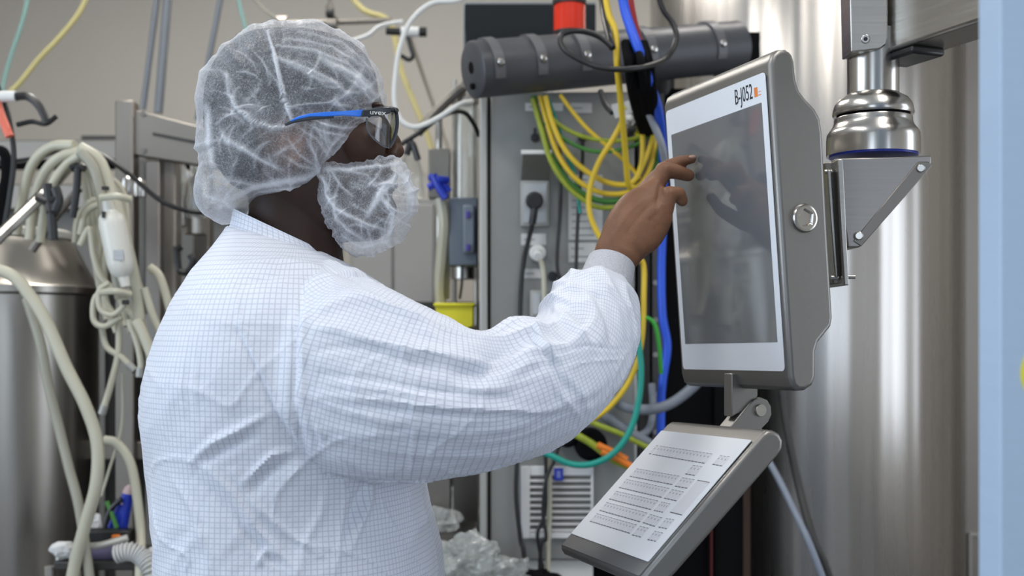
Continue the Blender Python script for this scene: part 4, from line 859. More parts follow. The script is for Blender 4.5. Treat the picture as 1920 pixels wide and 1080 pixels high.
class Loft:
    """rings between pixel pairs: (ax, ay, bx, by, centre distance, half thickness)"""
    def __init__(s, rows, exp=2.0, nseg=48, egg=0.0, fixN=None):
        s.c = []; s.A = []; s.N = []; s.t = []; s.a = []
        for (ax, ay, bx, by, d, t) in rows:
            A = PA(ax, ay, d); B = PA(bx, by, d); s.c.append((A + B) / 2); s.a.append(np.linalg.norm(B - A) / 2)
            s.A.append((B - A) / np.linalg.norm(B - A)); s.t.append(t)
        s.c = np.array(s.c); s.A = np.array(s.A)
        n = len(s.c)
        for i in range(n):
            tg = s.c[min(i + 1, n - 1)] - s.c[max(i - 1, 0)]; tg /= np.linalg.norm(tg)
            N = np.cross(tg, s.A[i]); N /= np.linalg.norm(N)
            if fixN is not None: N = np.array(fixN, float)
            if N[1] > 0: N = -N
            s.N.append(N)          # towards the lens
        s.N = np.array(s.N)
        v = []; th = np.linspace(0, 2 * np.pi, nseg, endpoint=False)
        cs, sn = np.cos(th), np.sin(th); e = 2.0 / exp
        ca = np.sign(cs) * np.abs(cs) ** e; sa = np.sign(sn) * np.abs(sn) ** e
        for i in range(n):
            tt = s.t[i] * (1 - egg * cs)
            v.append(s.c[i] + np.outer(ca * s.a[i], s.A[i]) + (sa * tt)[:, None] * s.N[i])
        s.v = np.concatenate(v); s.f = []
        for i in range(n - 1):
            for k in range(nseg):
                a = i * nseg + k; b = i * nseg + (k + 1) % nseg
                s.f.append((a, b, b + nseg, a + nseg))
        s.f.append(tuple(range(nseg))[::-1]); s.f.append(tuple((n - 1) * nseg + k for k in range(nseg)))
def dens(rows, k=4):
    """Catmull-Rom densify rows"""
    r = np.array(rows, float); e = np.vstack([2 * r[0] - r[1], r, 2 * r[-1] - r[-2]]); out = []
    for i in range(1, len(e) - 2):
        a, b, c, d = e[i - 1:i + 3]
        for q in range(k):
            t = q / k
            out.append(0.5 * ((2 * b) + (c - a) * t + (2 * a - 5 * b + 4 * c - d) * t * t + (3 * b - a - 3 * c + d) * t ** 3))
    out.append(e[-2]); return [tuple(x) for x in out]
def capsule(a, b, ra, rb, n=16, m=6):
    a = Vector(a); b = Vector(b); ax = (b - a); L_ = ax.length; ax.normalize(); N, B = frame_of(ax); v = []; f = []
    prof = [(-ra * math.cos(math.pi / 2 * i / m), ra * math.sin(math.pi / 2 * i / m)) for i in range(m + 1)]
    prof += [(L_ + rb * math.sin(math.pi / 2 * i / m), rb * math.cos(math.pi / 2 * i / m)) for i in range(m + 1)]
    for (h, r_) in prof:
        r_ = max(r_, 1e-5)
        for k in range(n):
            t = 2 * math.pi * k / n; v.append(a + ax * h + (N * math.cos(t) + B * math.sin(t)) * r_)
    for i in range(len(prof) - 1):
        for k in range(n):
            p, q = i * n + k, i * n + (k + 1) % n; f.append((p, q, q + n, p + n))
    f.append(tuple(range(n))[::-1]); f.append(tuple((len(prof) - 1) * n + k for k in range(n)))
    return v, f
def remesh(name, m, voxel, smooth=4):
    me = bpy.data.meshes.new(name); me.from_pydata([tuple(map(float, x)) for x in m.v], [], m.f)
    bm = bmesh.new(); bm.from_mesh(me); bmesh.ops.recalc_face_normals(bm, faces=bm.faces); bm.to_mesh(me); bm.free()
    o = bpy.data.objects.new(name + '_tmp', me); COL.objects.link(o)
    r = o.modifiers.new('r', 'REMESH'); r.mode = 'VOXEL'; r.voxel_size = voxel
    if smooth:
        s_ = o.modifiers.new('s', 'SMOOTH'); s_.iterations = smooth; s_.factor = 0.5
    bpy.context.view_layer.update()
    ev = o.evaluated_get(bpy.context.evaluated_depsgraph_get())
    out = bpy.data.meshes.new_from_object(ev); bpy.data.objects.remove(o, do_unlink=True)
    out.name = name
    return out
def getv(me):
    a = np.empty(len(me.vertices) * 3, np.float32); me.vertices.foreach_get('co', a); return a.reshape(-1, 3).astype(float)
def getn(me):
    a = np.empty(len(me.vertices) * 3, np.float32); me.vertices.foreach_get('normal', a); return a.reshape(-1, 3).astype(float)
def setv(me, v): me.vertices.foreach_set('co', v.astype(np.float32).ravel()); me.update()
def vnoise(p, seed=0):
    i = np.floor(p).astype(np.int64); f_ = p - i; f_ = f_ * f_ * (3 - 2 * f_)
    def h(a):
        n = (a[:, 0] * 73856093) ^ (a[:, 1] * 19349663) ^ (a[:, 2] * 83492791) ^ (seed * 2654435)
        n = (n ^ (n >> 13)) * 1274126177; n = n & 0x7fffffff; n = (n ^ (n >> 16)) & 0xffff
        return n / 65535.0 * 2 - 1
    r_ = 0
    for dx in (0, 1):
        for dy in (0, 1):
            for dz in (0, 1):
                w_ = (f_[:, 0] if dx else 1 - f_[:, 0]) * (f_[:, 1] if dy else 1 - f_[:, 1]) * (f_[:, 2] if dz else 1 - f_[:, 2])
                r_ = r_ + w_ * h(i + np.array([dx, dy, dz]))
    return r_
def px_of(v):
    return np.stack([CX + F * v[:, 0] / v[:, 1], HY - F * (v[:, 2] - CAMZ) / v[:, 1]], 1)
def seg_dist(q, pts):
    best = np.full(len(q), 1e9); side = np.zeros(len(q)); par = np.zeros(len(q)); acc = 0
    pts = np.array(pts, float); T = np.linalg.norm(np.diff(pts, axis=0), axis=1).sum()
    for a, b in zip(pts[:-1], pts[1:]):
        ab = b - a; l = np.linalg.norm(ab)
        t = np.clip(((q - a) @ ab) / (l * l), 0, 1); w_ = q - a - t[:, None] * ab; d = np.linalg.norm(w_, axis=1)
        cr_ = ab[0] * w_[:, 1] - ab[1] * w_[:, 0]
        m = d < best; best[m] = d[m]; side[m] = np.sign(cr_[m]); par[m] = (acc + t[m] * l) / T
        acc += l
    return best, side, par
def creases(v, n, lst, scale=1.0):
    """sum of fold profiles in metres for surface facing the lens; lst: (pts, width px, height mm, kind)"""
    q = px_of(v); out = np.zeros(len(v)); toc = np.array([0, 0, CAMZ]) - v
    toc /= np.linalg.norm(toc, axis=1)[:, None]; fac = np.clip((n * toc).sum(1) * 4, 0, 1)
    wob = vnoise(v * 22, 5) * 5
    for (pts, wd, h, *k) in lst:
        k = k[0] if k else 'g'
        lo = np.array(pts).min(0) - wd * 4 - 6; hi = np.array(pts).max(0) + wd * 4 + 6
        idx = np.where((q > lo).all(1) & (q < hi).all(1))[0]
        if len(idx) == 0: continue
        d, sd_, par = seg_dist(q[idx] + wob[idx, None] * np.array([0.6, 0.6]), pts)
        taper = np.sin(np.pi * np.clip(par * 0.86 + 0.07, 0, 1)) ** 0.6
        if k == 'g': pr = np.exp(-(d / wd) ** 2)
        elif k == 's': pr = np.exp(-d / wd * 1.3)
        else: pr = np.where(sd_ > 0, 1, -1) * (d / wd) * np.exp(0.5 - 0.5 * (d / wd) ** 2)   # step: one side up, other down
        out[idx] += h * 0.001 * pr * taper * fac[idx] * scale
    return out

# ---------------- skin material
def skin_mat():
    m, N, L, B = new_mat('skin')
    tc = N.new('ShaderNodeTexCoord'); nz = N.new('ShaderNodeTexNoise'); nz.inputs['Scale'].default_value = 28; nz.inputs['Detail'].default_value = 8
    L.new(tc.outputs['Object'], nz.inputs['Vector'])
    at = N.new('ShaderNodeAttribute'); at.attribute_name = 'tone'
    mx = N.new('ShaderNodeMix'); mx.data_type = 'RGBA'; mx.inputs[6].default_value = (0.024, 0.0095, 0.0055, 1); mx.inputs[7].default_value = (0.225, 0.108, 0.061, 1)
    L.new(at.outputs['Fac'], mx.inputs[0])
    m2 = N.new('ShaderNodeMix'); m2.data_type = 'RGBA'; m2.blend_type = 'MULTIPLY'; m2.inputs[0].default_value = 1
    rp = N.new('ShaderNodeMapRange'); rp.inputs[1].default_value = 0.3; rp.inputs[2].default_value = 0.7; rp.inputs[3].default_value = 0.78; rp.inputs[4].default_value = 1.15
    L.new(nz.outputs['Fac'], rp.inputs[0]); cc_ = N.new('ShaderNodeCombineColor')
    for i in range(3): L.new(rp.outputs[0], cc_.inputs[i])
    L.new(mx.outputs[2], m2.inputs[6]); L.new(cc_.outputs[0], m2.inputs[7]); L.new(m2.outputs[2], B.inputs['Base Color'])
    B.inputs['Roughness'].default_value = 0.5; B.inputs['Specular IOR Level'].default_value = 0.3
    B.inputs['Subsurface Weight'].default_value = 0.08; B.inputs['Subsurface Radius'].default_value = (0.01, 0.004, 0.002); B.inputs['Subsurface Scale'].default_value = 0.3
    n2 = N.new('ShaderNodeTexNoise'); n2.inputs['Scale'].default_value = 420; n2.inputs['Detail'].default_value = 4
    L.new(tc.outputs['Object'], n2.inputs['Vector']); b = N.new('ShaderNodeBump'); b.inputs['Strength'].default_value = 0.35; b.inputs['Distance'].default_value = 0.0012
    L.new(n2.outputs['Fac'], b.inputs['Height']); L.new(b.outputs[0], B.inputs['Normal'])
    return m
SKIN = skin_mat()

# ---------------- body: one continuous mesh
m = MB()
HD = 1.475
head_rows = [(520, 80, 590, 78, HD, .022), (470, 92, 640, 92, HD, .046), (435, 115, 672, 115, HD, .060), (412, 150, 700, 150, HD, .070), (402, 190, 716, 190, HD, .0745),
             (400, 215, 722, 215, HD, .0755), (404, 240, 716, 240, HD, .075), (412, 275, 722, 275, HD, .073), (428, 305, 731, 305, HD, .068), (450, 340, 736, 340, HD, .064),
             (480, 375, 735, 375, HD, .060), (520, 405, 734, 405, HD, .054), (570, 432, 728, 432, HD, .044), (620, 452, 705, 450, HD, .026)]
hl = Loft(dens(head_rows, 3), 2.2, 48, egg=0.16, fixN=(0, -1, 0)); m.add(hl.v, hl.f)
nk = Loft(dens([(452, 330, 640, 370, HD, .056), (468, 380, 640, 420, HD, .056), (462, 430, 642, 475, HD, .060), (440, 500, 650, 530, HD + .0, .075)], 3), 2.0, 40); m.add(nk.v, nk.f)
# nose, brow, lips, chin, ear
m.add(*capsule(P(716, 226, HD), P(738, 268, HD), .0075, .0105)); m.add(*ellip(P(743, 283, HD), (.0105, .013, .010)))
m.add(*ellip(P(735, 291, HD - .012), (.0095, .0065, .0075))); m.add(*ellip(P(735, 291, HD + .012), (.0095, .0065, .0075)))
m.add(*ellip(P(709, 204, HD - .03), (.010, .030, .0065))); m.add(*ellip(P(709, 204, HD + .03), (.010, .030, .0065)))
m.add(*ellip(P(733, 330, HD), (.010, .022, .006))); m.add(*ellip(P(731, 347, HD), (.011, .021, .007))); m.add(*ellip(P(724, 392, HD), (.014, .024, .016)))
m.add(*ellip(P(676, 272, HD - .034), (.032, .030, .032))); m.add(*ellip(P(676, 272, HD + .034), (.032, .030, .032)))
for sgn in (-1, 1):
    ey = HD + sgn * .078
    m.add(*tubeg([P(548 + 19 * math.cos(t) + (3 if math.sin(t) > 0 else 0), 272 - 34 * math.sin(t), ey + sgn * .004) for t in np.linspace(-2.0, 3.6, 14)], lambda t: .0046, 10, 2))
    m.add(*ellip(P(551, 270, ey), (.013, .005, .022))); m.add(*ellip(P(546, 305, ey), (.008, .005, .008)))
# torso core, shoulders, legs (under the gown)
tc_rows = [(425, 500, 690, 540, 1.475, .12), (395, 560, 715, 580, 1.475, .185), (370, 640, 750, 640, 1.475, .185), (350, 760, 760, 760, 1.475, .17), (360, 900, 745, 900, 1.475, .16),
           (370, 1020, 750, 1020, 1.475, .165), (370, 1180, 760, 1180, 1.475, .175), (400, 1300, 740, 1300, 1.475, .16)]
tl = Loft(dens(tc_rows, 3), 2.3, 48, fixN=(0, -1, 0)); m.add(tl.v, tl.f)
hipx = (P(570, 0, 1.475)).x
for sgn in (-1, 1):
    m.add(*capsule((hipx, 1.475 + sgn * .09, .92), (hipx + .01, 1.475 + sgn * .10, .50), .085, .058, 20))
    m.add(*capsule((hipx + .01, 1.475 + sgn * .10, .50), (hipx, 1.475 + sgn * .10, .09), .056, .038, 20))
SH = P(570, 665, 1.345); EL = P(1068, 712, 1.385); WR = P(1148, 500, 1.552)
m.add(*capsule(P(500, 600, 1.42), SH, .075, .062, 20)); m.add(*capsule(SH, EL, .050, .036, 20)); m.add(*capsule(EL, WR, .037, .027, 20))
# far arm hanging at the side
SH2 = P(560, 600, 1.62); EL2 = Vector((SH2.x - .01, 1.70, 1.13)); WR2 = Vector((SH2.x + .06, 1.70, .87))
m.add(*capsule(P(530, 590, 1.53), SH2, .075, .060, 20)); m.add(*capsule(SH2, EL2, .053, .042, 20)); m.add(*capsule(EL2, WR2, .041, .026, 20))
m.add(*ellip(WR2 + Vector((.012, 0, -.055)), (.022, .040, .052)))
for k in range(4):
    q0 = WR2 + Vector((.016, -.030 + .020 * k, -.095)); q1 = q0 + Vector((.010, 0, -.036 - .004 * (k in (1, 2)))); q2 = q1 + Vector((-.006, 0, -.030))
    m.add(*capsule(q0, q1, .0095, .0085)); m.add(*capsule(q1, q2, .0085, .0072))
m.add(*capsule(WR2 + Vector((.02, -.03, -.035)), WR2 + Vector((.035, -.052, -.065)), .012, .010)); m.add(*capsule(WR2 + Vector((.035, -.052, -.065)), WR2 + Vector((.04, -.052, -.095)), .010, .008))
# near hand: back of the palm, then five fingers
pal = [(1118, 486, 1182, 514, 1.550, .026), (1115, 468, 1193, 500, 1.552, .0245), (1126, 440, 1211, 480, 1.556, .024), (1139, 406, 1236, 462, 1.562, .0245), (1163, 371, 1257, 424, 1.570, .0235),
       (1192, 353, 1259, 398, 1.578, .020), (1216, 338, 1258, 374, 1.585, .015)]
pl_ = Loft(dens(pal, 4), 2.4, 40); m.add(pl_.v, pl_.f)
def chain(pts):
    for (a, b) in zip(pts[:-1], pts[1:]):
        m.add(*capsule(P(*a[:3]), P(*b[:3]), a[3] / 1370, b[3] / 1370, 18))
chain([(1190, 425, 1.560, 19), (1246, 392, 1.568, 18), (1254, 364, 1.566, 15.5), (1272, 364, 1.573, 14), (1279, 376, 1.577, 11.5)])     # little finger
chain([(1175, 400, 1.572, 18), (1226, 358, 1.585, 17), (1244, 319, 1.588, 16.5), (1268, 322, 1.594, 14.5), (1291, 329, 1.602, 12)])       # ring finger
chain([(1180, 390, 1.590, 18), (1228, 348, 1.603, 16), (1254, 317, 1.612, 13.5), (1276, 322, 1.618, 12), (1288, 330, 1.622, 10.5)])       # middle finger
chain([(1185, 385, 1.600, 16), (1222, 340, 1.613, 14.5), (1250, 312, 1.612, 12.5), (1276, 302, 1.613, 11), (1297, 298.5, 1.612, 9.2)])    # index finger
chain([(1165, 440, 1.575, 17), (1200, 425, 1.605, 16), (1228, 398, 1.625, 13), (1246, 372, 1.63, 10.5)])                                   # thumb, on the far side
body_me = remesh('body', m, 0.0024, 5)
V = getv(body_me); NN = getn(body_me)
cl = [([(1108, 470), (1140, 420), (1195, 352)], 3, 0.0),
      ([(1205, 372), (1178, 400), (1158, 430)], 5, 1.2), ([(1228, 372), (1196, 410), (1172, 442)], 5, -1.0), ([(1195, 362), (1168, 392), (1148, 425)], 4, -0.8),
      ([(1239, 340), (1236, 362), (1230, 384)], 5, -2.2), ([(1233, 400), (1222, 412), (1240, 425)], 5, -1.0), ([(1240, 418), (1228, 430), (1250, 432)], 2.5, -0.6, 's'),
      ([(1238, 424), (1252, 428)], 2.5, -0.6, 's'), ([(1162, 462), (1185, 476), (1198, 498)], 6, 1.5), ([(1190, 460), (1205, 486)], 6, -1.5), ([(1196, 440), (1214, 462)], 5, -1.0),
      ([(1236, 306), (1250, 305)], 2.2, -0.5, 's'), ([(1247, 350), (1262, 350)], 2.2, -0.5, 's')]
dsp = creases(V, NN, cl); setv(body_me, V + NN * dsp[:, None])
V = getv(body_me); q_ = px_of(V)
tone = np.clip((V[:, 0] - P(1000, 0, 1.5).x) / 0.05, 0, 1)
# hand paler; face and neck darker, the neck's shade put into the skin colour
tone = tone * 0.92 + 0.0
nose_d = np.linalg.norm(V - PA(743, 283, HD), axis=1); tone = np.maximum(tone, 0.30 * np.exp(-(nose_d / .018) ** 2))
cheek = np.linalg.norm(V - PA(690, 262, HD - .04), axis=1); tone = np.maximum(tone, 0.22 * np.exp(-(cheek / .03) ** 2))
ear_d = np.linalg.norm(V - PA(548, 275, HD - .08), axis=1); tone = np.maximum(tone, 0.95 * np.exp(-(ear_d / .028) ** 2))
at = body_me.attributes.new('tone', 'FLOAT', 'POINT'); at.data.foreach_set('value', tone.astype(np.float32))
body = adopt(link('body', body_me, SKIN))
# finger nails
for (c, r, ax) in (((1299, 294.5, 1.6065), (.0058, .0035, .0030), 0),):
    adopt(obj('fingernail', *ellip(P(*c), r, 20, 12), pm('nail', (0.42, 0.26, 0.20), 0.25, 0, 0.05, (90, 90, 90))))
# eyes
for sgn in (-1, 1):
    c = P(700, 231, HD + sgn * .032)
    e_ = adopt(obj('eye', *ellip(c, (.0125, .0125, .0115)), pm('eye_white', (0.55, 0.50, 0.46), 0.2, 0, 0.03, (60, 60, 60))))
    lathe('iris', [(.0056, .0105), (.0050, .0125), (.0005, .0132)], c, INK, e_, Vector((1, 0, 0)), 20)

# ---------------- hair (short, under the cover)
HAIRM = pm('hair_black', (0.030, 0.031, 0.036), 0.85, 0, 0.5, (160, 160, 160), 0.8)
rows = [(510, 62, 600, 62, HD, .028), (458, 75, 645, 76, HD, .056), (422, 102, 682, 100, HD, .072), (398, 142, 704, 142, HD, .083), (388, 185, 706, 185, HD, .087), (387, 215, 690, 215, HD, .087),
        (391, 245, 560, 240, HD, .085), (399, 280, 545, 270, HD, .083), (414, 315, 530, 312, HD, .077), (440, 350, 520, 348, HD, .067)]
hh = Loft(dens(rows, 4), 2.2, 64, egg=0.12, fixN=(0, -1, 0))
hv = hh.v + (vnoise(hh.v * 260, 3) * .0012)[:, None] * np.array([1, 1, 1])
adopt(obj('hair', hv, hh.f, HAIRM))

# ---------------- sheer non-woven fabric for the covers
def sheer(name, base):
    m, N, L, B = new_mat(name); out = N['Material Output']; N.remove(B)
    tc = N.new('ShaderNodeTexCoord')
    def noise(sc, det, rough=0.6, dist=0.0, vec=None):
        n_ = N.new('ShaderNodeTexNoise'); n_.inputs['Scale'].default_value = sc; n_.inputs['Detail'].default_value = det
        n_.inputs['Roughness'].default_value = rough; n_.inputs['Distortion'].default_value = dist; L.new(vec or tc.outputs['Object'], n_.inputs['Vector']); return n_.outputs['Fac']
    def math_(op, a, b=None, c=None, clamp=False):
        n_ = N.new('ShaderNodeMath'); n_.operation = op; n_.use_clamp = clamp
        for i, x in enumerate((a, b, c)):
            if x is None: continue
            if isinstance(x, (int, float)): n_.inputs[i].default_value = x
            else: L.new(x, n_.inputs[i])
        return n_.outputs[0]
    # thin fibres: ridges of distorted noise at two scales
    fib = None
    for sc, dist in ((170, 2.2), (330, 1.4), (95, 2.8)):
        r_ = math_('ABSOLUTE', math_('SUBTRACT', noise(sc, 3, 0.5, dist), 0.5))
        r_ = math_('SUBTRACT', 1.0, math_('MULTIPLY', r_, 16.0), clamp=True)
        fib = r_ if fib is None else math_('ADD', fib, r_)
    cloud = noise(30, 5, 0.6)
    at = N.new('ShaderNodeAttribute'); at.attribute_name = 'fold'
    lw = N.new('ShaderNodeLayerWeight'); lw.inputs['Blend'].default_value = 0.35
    a = math_('ADD', base, math_('MULTIPLY', fib, 0.135))
    a = math_('ADD', a, math_('MULTIPLY', math_('SUBTRACT', cloud, 0.5), 0.42))
    a = math_('ADD', a, math_('MULTIPLY', at.outputs['Fac'], 0.62))
    a = math_('ADD', a, math_('MULTIPLY', math_('POWER', lw.outputs['Facing'], 2.2), 0.55))
    a = math_('MINIMUM', math_('MAXIMUM', a, 0.04), 0.96)
    df = N.new('ShaderNodeBsdfDiffuse'); df.inputs[0].default_value = (0.80, 0.83, 0.90, 1)
    tl_ = N.new('ShaderNodeBsdfTranslucent'); tl_.inputs[0].default_value = (0.80, 0.82, 0.86, 1)
    gl = N.new('ShaderNodeBsdfGlossy'); gl.inputs['Roughness'].default_value = 0.38; gl.inputs[0].default_value = (0.8, 0.8, 0.8, 1)
    m1 = N.new('ShaderNodeMixShader'); m1.inputs[0].default_value = 0.30; L.new(df.outputs[0], m1.inputs[1]); L.new(tl_.outputs[0], m1.inputs[2])
    m2 = N.new('ShaderNodeMixShader'); m2.inputs[0].default_value = 0.08; L.new(m1.outputs[0], m2.inputs[1]); L.new(gl.outputs[0], m2.inputs[2])
    tr = N.new('ShaderNodeBsdfTransparent'); mx = N.new('ShaderNodeMixShader'); L.new(a, mx.inputs[0]); L.new(tr.outputs[0], mx.inputs[1]); L.new(m2.outputs[0], mx.inputs[2])
    L.new(mx.outputs[0], out.inputs['Surface']); return m
NET = sheer('sheer_fabric', 0.11)

def blob(name, contour, center, dc, W, e=3.0, nr=170, nc=360, fold=(), big=0.0, seed=1, finew=1.0, nrand=60):
    c = np.array(center, float); q = np.array(contour, float) - c
    ph = np.arctan2(-q[:, 1], q[:, 0]); rr = np.linalg.norm(q, axis=1); o_ = np.argsort(ph); ph = ph[o_]; rr = rr[o_]
    phx = np.concatenate([ph - 2 * np.pi, ph, ph + 2 * np.pi]); rx = np.tile(rr, 3)
    th = np.linspace(-np.pi, np.pi, nc, endpoint=False); Rr = np.interp(th, phx, rx)
    k = np.array([1, 2, 3, 2, 1.]); k /= k.sum(); Rr = np.convolve(np.concatenate([Rr[-2:], Rr, Rr[:2]]), k, 'valid')
    v = []
    al = np.linspace(0.004, np.pi - 0.004, nr)
    for a in al:
        rho = abs(math.sin(a)) ** (2 / e); yy = -math.copysign(abs(math.cos(a)) ** (2 / e), math.cos(a))
        # round the profile while keeping it full near the rim
        px = c[0] + Rr * rho * np.cos(th); py = c[1] - Rr * rho * np.sin(th)
        v.append(np.stack([(px - CX) * dc / F, np.full(nc, dc + yy * W), CAMZ - (py - HY) * dc / F], 1))
    v = np.concatenate(v); f = []
    for i in range(nr - 1):
        for kk in range(nc):
            a, b = i * nc + kk, i * nc + (kk + 1) % nc; f.append((a, b, b + nc, a + nc))
    f.append(tuple(range(nc))[::-1]); f.append(tuple((nr - 1) * nc + kk for kk in range(nc)))
    me = bpy.data.meshes.new(name); me.from_pydata(v.tolist(), [], f)
    bm = bmesh.new(); bm.from_mesh(me); bmesh.ops.recalc_face_normals(bm, faces=bm.faces); bm.to_mesh(me); bm.free()
    V = getv(me); N_ = getn(me); qq = px_of(V)
    far = np.abs((V[:, 1] - dc) / W)
    rr_g = random.Random(seed); fold = list(fold)
    for _ in range(nrand):
        a0 = rr_g.uniform(0, 6.28); rad = rr_g.uniform(.35, .9); R0 = np.interp(math.atan2(math.sin(a0), math.cos(a0)), phx, rx)
        x = c[0] + R0 * rad * math.cos(a0); y = c[1] - R0 * rad * math.sin(a0); di = a0 + rr_g.choice((0, 0, 1.2, -1.2)) + rr_g.uniform(-.5, .5); L_ = rr_g.uniform(14, 40)
        pts = [(x + L_ * k * math.cos(di + .25 * k), y - L_ * k * math.sin(di + .25 * k)) for k in (-1, -.3, .4, 1)]
        fold.append((pts, rr_g.uniform(1.6, 3.0), rr_g.uniform(.7, 1.6), 's'))
    cdv = creases(V, N_, fold)
    # crumple: ridged noise warped
    wv = V * 18 + np.stack([vnoise(V * 14, seed + 1), vnoise(V * 14, seed + 2), vnoise(V * 14, seed + 3)], 1) * 1.2
    rdg = 1 - np.abs(vnoise(wv, seed + 4)) * 2; rdg2 = 1 - np.abs(vnoise(wv * 2.3, seed + 5)) * 2
    sharp = np.clip(rdg, 0, 1) ** 6; sharp2 = np.clip(rdg2, 0, 1) ** 8
    rimw = np.clip(np.linalg.norm(qq - c, axis=1) / np.interp(np.arctan2(-(qq[:, 1] - c[1]), qq[:, 0] - c[0]), phx, rx), 0, 1)
    amp = big * (0.45 + 0.8 * rimw ** 3)
    ang = np.arctan2(-(qq[:, 1] - c[1]), qq[:, 0] - c[0]); ruf = (vnoise(np.stack([ang * 9, 0 * ang, 0 * ang + seed], 1), 3) + .5 * vnoise(np.stack([ang * 21, 0 * ang, 0 * ang + seed], 1), 4)) * np.clip(rimw, 0, 1) ** 7 * .0022
    V2 = V + N_ * (ruf + cdv + amp * (vnoise(V * 13, seed + 7) * 0.8 + sharp * 0.55 + sharp2 * 0.22 * finew))[:, None]
    setv(me, V2)
    fv = np.clip(np.clip(cdv / 0.0022, 0, 1.0) + 0.42 * sharp * np.clip(vnoise(V * 9, seed + 9) + .45, 0, 1) + 0.28 * sharp2 * np.clip(vnoise(V * 11, seed + 8) + .35, 0, 1), 0, 1.2)
    at = me.attributes.new('fold', 'FLOAT', 'POINT'); at.data.foreach_set('value', fv.astype(np.float32))
    return adopt(link(name, me, NET))

hood_c = [(437, 393), (431, 410), (415, 419), (398, 412), (384, 395), (377, 372), (379, 352), (386, 330), (382, 300), (379, 255), (380, 215), (387, 168), (401, 132), (424, 104), (455, 78), (485, 61),
          (520, 52), (560, 50), (600, 54), (640, 66), (675, 88), (702, 118), (714, 148), (719, 178), (718, 198), (712, 212), (708, 226), (694, 244), (676, 268), (658, 292), (640, 312), (622, 330), (610, 350), (598, 364), (576, 374), (548, 379), (518, 379), (487, 382), (466, 388)]
hood_f = [([(501, 58), (512, 95), (522, 140), (535, 180), (545, 215), (550, 232)], 3.0, 3.4), ([(508, 100), (528, 160), (541, 215)], 2.0, 1.5, 's'),
          ([(425, 140), (430, 175), (447, 205), (475, 228), (510, 240), (540, 238), (575, 222)], 4, 2.6, 's'), ([(418, 255), (450, 275), (490, 300), (530, 318)], 4, 2.4, 's'),
          ([(410, 235), (425, 265), (470, 290)], 3, 1.4, 's'), ([(515, 105), (570, 125), (620, 150), (660, 185)], 4, 2.0, 's'), ([(520, 85), (590, 95), (650, 120), (695, 160)], 4, 1.8, 's'),
          ([(520, 110), (560, 128), (600, 150), (640, 158)], 4, 1.7, 's'), ([(540, 72), (620, 88), (680, 125)], 3, 1.6, 's'), ([(560, 60), (640, 80), (700, 135)], 3, 1.3, 's'),
          ([(600, 110), (660, 140), (705, 180)], 6, 2.2), ([(640, 140), (680, 170), (700, 195)], 4, 1.8, 's'), ([(535, 205), (580, 195), (620, 192), (640, 178)], 2.5, 1.2, 's'), ([(620, 190), (665, 205)], 2.5, 1.2, 's'),
          ([(435, 370), (470, 350), (520, 340), (570, 332), (604, 315)], 6, 2.6), ([(445, 385), (480, 360), (530, 352), (580, 345)], 4, 1.8, 's'), ([(395, 330), (430, 335), (480, 345)], 4, 2.0, 's'),
          ([(385, 365), (420, 375), (435, 390)], 4, 2.0, 's'), ([(395, 385), (410, 355), (430, 330)], 4, 1.8, 's'), ([(410, 400), (425, 360), (450, 335)], 4, 1.6, 's'),
          ([(560, 240), (595, 262), (620, 300)], 3, 1.6, 's'), ([(580, 235), (610, 250), (650, 255)], 3, 1.8, 's'), ([(600, 232), (640, 240), (668, 236)], 3, 2.0, 's'), ([(575, 260), (590, 290), (600, 320)], 3, 1.7, 's'),
          ([(540, 260), (560, 290), (590, 310)], 3, 1.5, 's'), ([(530, 290), (560, 310), (598, 318)], 3, 1.5, 's'), ([(620, 300), (640, 270), (660, 248)], 4, 1.9, 's'), ([(605, 305), (622, 275), (645, 250)], 3, 1.5, 's'),
          ([(470, 170), (490, 200), (500, 230)], 2.5, 1.0, 's'), ([(388, 200), (392, 260), (400, 310)], 6, 1.8)]
hood = blob('hair_cover', hood_c, (550, 225), HD, 0.104, 3.0, fold=hood_f, big=0.0022, seed=11)
mask_c = [(598, 330), (604, 312), (625, 309), (660, 313), (690, 311), (715, 305), (738, 297), (754, 299), (763, 312), (771, 335), (780, 362), (782, 385), (774, 402), (766, 418), (758, 436), (746, 452), (728, 463), (705, 474),
          (682, 479), (660, 476), (641, 464), (628, 440), (612, 415), (602, 395), (599, 360)]
mask_f = [([(604, 330), (610, 365), (628, 390), (655, 405), (690, 422), (720, 430)], 4, 2.8, 's'), ([(620, 320), (640, 350), (665, 372)], 3, 1.6, 's'), ([(640, 318), (690, 330), (700, 345)], 3, 1.4, 's'),
          ([(690, 405), (705, 380), (720, 350), (740, 330)], 6, 2.6), ([(700, 345), (730, 345), (760, 340)], 4, 1.8, 's'), ([(710, 365), (735, 395), (728, 440)], 5, 2.2), ([(745, 310), (765, 350), (770, 400)], 6, 2.2),
          ([(625, 400), (650, 430), (690, 455)], 5, 1.8, 's'), ([(640, 440), (680, 465), (730, 450)], 5, 1.8, 's'), ([(655, 380), (690, 400)], 3, 1.3, 's'), ([(720, 364), (760, 368)], 2, 1.0, 's'), ([(604, 316), (660, 318), (720, 310), (752, 303)], 4, 1.8),
          ([(690, 430), (700, 460)], 3, 1.3, 's'), ([(715, 430), (720, 458)], 3, 1.3, 's')]
mask = blob('face_cover', mask_c, (688, 388), HD, 0.080, 3.8, 140, 300, fold=mask_f, big=0.0014, seed=31, nrand=24)

